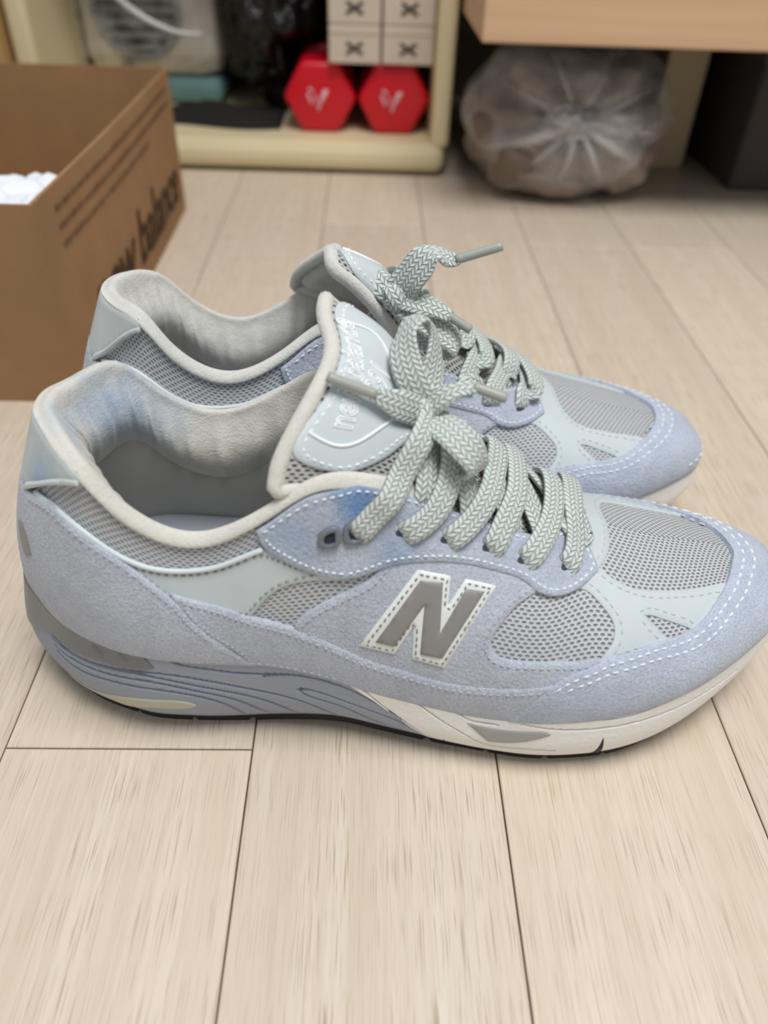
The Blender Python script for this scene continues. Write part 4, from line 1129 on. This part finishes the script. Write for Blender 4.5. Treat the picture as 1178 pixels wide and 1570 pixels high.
for k, (x, nm) in enumerate(((-.0150, 'beside the black bag'), (.0395, 'against the shelf side board'))):
    for r_ in range(4):
        carton(x, .893+.002*k, TOPZ+r_*.0345, .0525, .12, .034, 'beige carton with dark cross mark, %s in the stack %s' % (('lowest', 'second', 'third', 'topmost')[r_], nm))

# ------------------------------------------------------------------ lumpy helper
from mathutils import noise as mnoise
def lumpy(name, c, r, mat, parent=None, seg=64, ring=40, amp=.12, fr=3.0, seed=0, flat=None, extra=None, octv=4, clampf=None):
    V = []
    for i in range(seg):
        for j in range(ring):
            th = 2*math.pi*i/seg; ph = math.pi*(j+.02)/(ring-1+.04)
            d = np.array([math.sin(ph)*math.cos(th), math.sin(ph)*math.sin(th), math.cos(ph)])
            s = 1+amp*mnoise.fractal(Vector(d*fr)+Vector((seed, seed*2, 0)), 1, 2, octv)
            if extra: s *= extra(d)
            p = d*np.array(r)*s+np.array(c)
            if flat is not None and p[2] < flat: p[2] = flat
            if clampf: p = clampf(p)
            V.append(p)
    F = grid_faces(seg, ring, closed_u=True)
    return mesh_obj(name, V, F, mat, parent, scale=1.0)
# black rubbish bag on the deck
N = NT('black_plastic'); o = N.coord(); nz = N.noise(o, 38, 4, .6); N.base(lin((8, 8, 12))); N.set(Roughness=.22); N.bump(nz, 1.0, .012); MATS['black_plastic'] = N.m

def bag_room(p):
    p[0] = max(-.1600+.003*math.sin(p[2]*90), p[0])
    lim = -.0445 if p[2] > .112 else -.0930
    p[0] = min(p[0], lim if p[2] > .112 or p[2] < .104 else -.0930); p[2] = min(p[2], .292); p[1] = min(p[1], 1.172)
    if p[0] > -.092 and p[2] < .114: p[0] = -.092
    return p
bag = lumpy('rubbish_bag', (-.108, 1.035, .165), (.068, .105, .128), 'black_plastic', amp=.22, fr=2.6, seed=3, flat=SZ+.0004, seg=110, ring=80, clampf=bag_room)
tag(bag, 'crinkled glossy black plastic bag slumped on the shelf deck', 'bag')
m_plain('shade_black', (24, 23, 24), .9, bump=(50, .5, .004))  # black of an added rumpled sheet that stands in for shade on the deck
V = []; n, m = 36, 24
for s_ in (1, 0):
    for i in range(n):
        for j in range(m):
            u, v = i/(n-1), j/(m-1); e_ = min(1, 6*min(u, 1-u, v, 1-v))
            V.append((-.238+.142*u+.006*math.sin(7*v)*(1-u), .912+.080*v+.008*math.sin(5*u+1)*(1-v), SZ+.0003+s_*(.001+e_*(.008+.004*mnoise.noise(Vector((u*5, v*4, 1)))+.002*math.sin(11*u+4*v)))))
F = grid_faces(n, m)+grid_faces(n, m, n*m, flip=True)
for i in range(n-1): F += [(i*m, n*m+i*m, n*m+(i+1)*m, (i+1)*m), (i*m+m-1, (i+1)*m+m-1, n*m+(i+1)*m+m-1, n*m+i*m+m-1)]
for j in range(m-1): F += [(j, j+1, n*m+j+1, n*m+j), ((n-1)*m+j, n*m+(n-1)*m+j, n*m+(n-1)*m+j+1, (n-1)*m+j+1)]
tag(mesh_obj('shade_sheet', V, F, 'shade_black', scale=1.0), 'added dark sheet standing in for shade on the shelf deck before the heater', 'cloth')
# ------------------------------------------------------------------ small heater wrapped in film
m_plain('heater_cream', (206, 198, 182), .45); m_plain('heater_teal', (128, 168, 172), .45); m_plain('heater_grey', (128, 128, 126), .5); m_plain('heater_black', (32, 32, 32), .8)
ht = empty('fan_heater', (-.245, 1.075, SZ+.0004)); tag(ht, 'cream fan heater with round slatted grille and teal base', 'heater')
def rbox(name, lo, hi, mat, bev, parent=ht): return box_mesh(name, lo, hi, mat, parent, bev)
rbox('housing', (-.082, -.075, .026), (.080, .055, .262), 'heater_cream', .026)
rbox('base', (-.074, -.068, 0), (.074, .05, .030), 'heater_teal', .012)
gx_, gz_, gr_ = -.012, .095, .046
V, F = tube([(gx_*1000+gr_*1000*math.cos(t), -77, gz_*1000+gr_*1000*math.sin(t)) for t in np.linspace(0, 2*math.pi, 41)], 3.6, 8); gr = mesh_obj('grille', V, F, 'heater_grey', ht)
V = [(gx_*1000, -75.6, gz_*1000)]+[(gx_*1000+gr_*1000*math.cos(t), -75.6, gz_*1000+gr_*1000*math.sin(t)) for t in np.linspace(0, 2*math.pi, 40, endpoint=False)]
mesh_obj('grille_back', V, [(0, k+1, (k+1) % 40+1) for k in range(40)], 'heater_black', gr)
for k in range(7):
    z = -36+12*k; w = math.sqrt(max(0, 44**2-z*z))
    V, F = tube([(gx_*1000-w, -78, gz_*1000+z), (gx_*1000, -79, gz_*1000+z), (gx_*1000+w, -78, gz_*1000+z)], 2.6, 6); mesh_obj('slat', V, F, 'heater_grey', gr)
V, F = tube([(-30, -76, 40), (-30, -79.5, 40)], 6, 16); mesh_obj('knob', V, F, 'heater_grey', ht)
rbox('window', (.030, -.0775, .13), (.072, -.074, .24), 'heater_teal', .001)
# clear film wrapped over the heater
def m_film(name, tint, alpha, sc_=60, rough=.12, bump=.006):
    N = NT(name); o = N.coord(); nz = N.noise(o, sc_, 4, .6); N.base(lin(tint)); N.set(Roughness=rough)
    N.l(N.mapr(nz, .35, .7, alpha*.45, min(1, alpha*1.7)), N.b.inputs['Alpha']); N.bump(nz, 1.0, bump); N.b.inputs['Specular IOR Level'].default_value = .8; MATS[name] = N.m
m_film('clear_film', (236, 238, 240), .16)
def film(u, v):
    x = -.076+.148*u; a = v*1.0; y = -.094-.006*math.sin(9*u+3*v)-.006*mnoise.noise(Vector((u*6, v*7, 2))); z = .05+.2*v+.006*math.sin(u*7)
    return (x, y, z)
V = [film(i/39, j/39) for i in range(40) for j in range(40)]
fm = mesh_obj('wrapping_film', [np.array(p)+[-.245, 1.075, SZ] for p in V], grid_faces(40, 40), 'clear_film', scale=1.0)
tag(fm, 'clear crinkled plastic film hanging over the cream fan heater', 'plastic film')
V, F = tube(spline([(-.310, .970, .185), (-.275, .966, .150), (-.245, .962, .128), (-.205, .960, .113), (-.18, .962, .112)], 40)*1000, np.interp(np.linspace(0, 1, 40), [0, .5, 1], [2, 3.4, 1.5]), 8)
m_plain('film_fold', (226, 226, 226), .25); o_ = mesh_obj('film_fold', V, F, 'film_fold', fm)

# ------------------------------------------------------------------ wooden drawer unit on boards, things under it
N = NT('desk_wood'); o = N.coord(); vm = N.n('ShaderNodeVectorMath', op='MULTIPLY'); N.l(o, vm.inputs[0]); vm.inputs[1].default_value = (3, 3, 120)
g = N.noise(vm.outputs[0], 1, 4); N.base(N.mix(N.mapr(g, .3, .7, 0, 1), lin((206, 168, 132)), lin((216, 182, 148)))); N.set(Roughness=.5); MATS['desk_wood'] = N.m
m_plain('board_cream', (206, 186, 152), .7); m_plain('under_dark', (60, 52, 46), .8)
DZ, DY = .150, .715
dk = empty('drawer_unit', (.6, DY+.25, 0)); tag(dk, 'light wood drawer unit raised above the floor on upright boards', 'furniture')
def dbox(name, lo, hi, mat, bev=.002): off = np.array([.6, DY+.25, 0]); return box_mesh(name, np.array(lo)-off, np.array(hi)-off, mat, dk, bev)
dbox('drawer_front', (.0905, DY, DZ), (1.15, DY+.02, DZ+.16), 'desk_wood')
dbox('side_panel', (.0905, DY+.02, DZ), (.110, DY+.5, DZ+.16), 'desk_wood')
dbox('side_panel', (1.13, DY+.02, DZ), (1.15, DY+.5, DZ+.16), 'desk_wood')
dbox('bottom_panel', (.11, DY+.021, DZ+.002), (1.13, DY+.5, DZ+.014), 'under_dark', .001)
dbox('top_panel', (.0905, DY-.01, DZ+.16), (1.16, DY+.5, DZ+.18), 'desk_wood')
dbox('upright_board', (.318, .925, 0), (.362, 1.2, DZ+.003), 'board_cream')
dbox('upright_board', (1.0, .80, 0), (1.02, 1.2, DZ+.003), 'board_cream')
# charcoal storage box
m_plain('charcoal', (74, 68, 66), .8); 
cb = empty('storage_box', (.62, 1.02, 0)); tag(cb, 'charcoal fabric storage box under the wooden drawer unit', 'box')
box_mesh('box_body', (-.232, -.175, 0), (.25, .15, .128), 'charcoal', cb, .006); box_mesh('lid', (-.236, -.179, .122), (.254, .154, .140), 'charcoal', cb, .004)
# clear bag stuffed with cloth
m_plain('cloth_taupe', (128, 114, 104), .95, bump=(40, .4, .004)); m_plain('cloth_grey', (150, 138, 128), .95, bump=(40, .4, .004))
m_film('bag_film', (226, 224, 224), .30, 14, .2, .010)
pbc = np.array([.199, .848, 0]); pb = empty('clear_bag', tuple(pbc)); tag(pb, 'knotted clear plastic bag stuffed with taupe cloth', 'bag')
kd = np.array([-.05, -.88, .10]); kd = kd/np.linalg.norm(kd)
def pleat(d):
    a = math.acos(max(-1, min(1, float(d@kd)))); e1 = np.cross(kd, [0, 0, 1.]); e1 /= np.linalg.norm(e1); e2 = np.cross(e1, kd)
    ph = math.atan2(float(d@e2), float(d@e1)); w = math.exp(-(a/.75)**2)
    return 1-.24*math.exp(-(a/.22)**2)+.075*w*math.sin(9*ph+1.2*math.sin(3*ph))
lumpy('film', (0, 0, .0735), (.104, .094, .0755), 'bag_film', pb, seg=120, ring=80, amp=.10, fr=1.6, seed=5, flat=.0006, extra=pleat, octv=2)
for k, (c, r, m_, s_) in enumerate((((-.045, .0, .055), (.05, .075, .052), 'cloth_taupe', 1), ((.045, .005, .055), (.052, .072, .052), 'cloth_taupe', 2), ((.0, -.01, .098), (.06, .062, .034), 'cloth_grey', 3), ((-.02, -.025, .032), (.062, .05, .028), 'cloth_grey', 4), ((.055, -.03, .036), (.03, .035, .03), 'cloth_grey', 6))):
    lumpy('cloth', c, r, m_, pb, seg=44, ring=30, amp=.22, fr=2.0, seed=s_, flat=.003, octv=2)
kn = kd*[.108, .094, .0755]*.80+[0, 0, .0735]
N = NT('film_knot'); o = N.coord(); nz = N.noise(o, 90, 4); N.base(lin((214, 212, 212))); N.set(Roughness=.3, Alpha=.75); N.bump(nz, .6, .004); MATS['film_knot'] = N.m
lumpy('knot', kn+np.array([-.012, -.004, .003]), (.018, .012, .012), 'film_knot', pb, seg=36, ring=24, amp=.45, fr=3, seed=8)
lumpy('gathered_neck', kn+np.array([.016, -.003, -.004]), (.046, .010, .011), 'film_knot', pb, seg=60, ring=30, amp=.5, fr=4, seed=12)
e1 = np.cross(kd, [0, 0, 1.]); e1 /= np.linalg.norm(e1); e2 = np.cross(e1, kd)
for k, (ang, ln_, w_) in enumerate(((-2.5, 1.0, 3.2), (-2.0, .95, 2.6), (-1.45, .9, 3.4), (-.95, 1.0, 2.8), (-.45, 1.15, 4.6), (.5, .9, 2.4), (1.2, .9, 2.6), (1.9, .9, 2.8), (2.6, .95, 3.0))):
    P = []
    for t in np.linspace(.12, ln_, 16):
        d = math.cos(t)*kd+math.sin(t)*(math.cos(ang)*e1+math.sin(ang)*e2); s = 1.0*pleat(d)+.0; P.append(d*np.array([.104, .094, .0755])*s+[0, 0, .0735])
    P = np.array(P)*1000; P[:, 2] = np.maximum(P[:, 2], 4)
    V, F = tube(P, np.interp(np.linspace(0, 1, 16), [0, .3, 1], [w_*.8, w_, .4]), 8); mesh_obj('film_pleat', V, F, 'bag_film', pb)
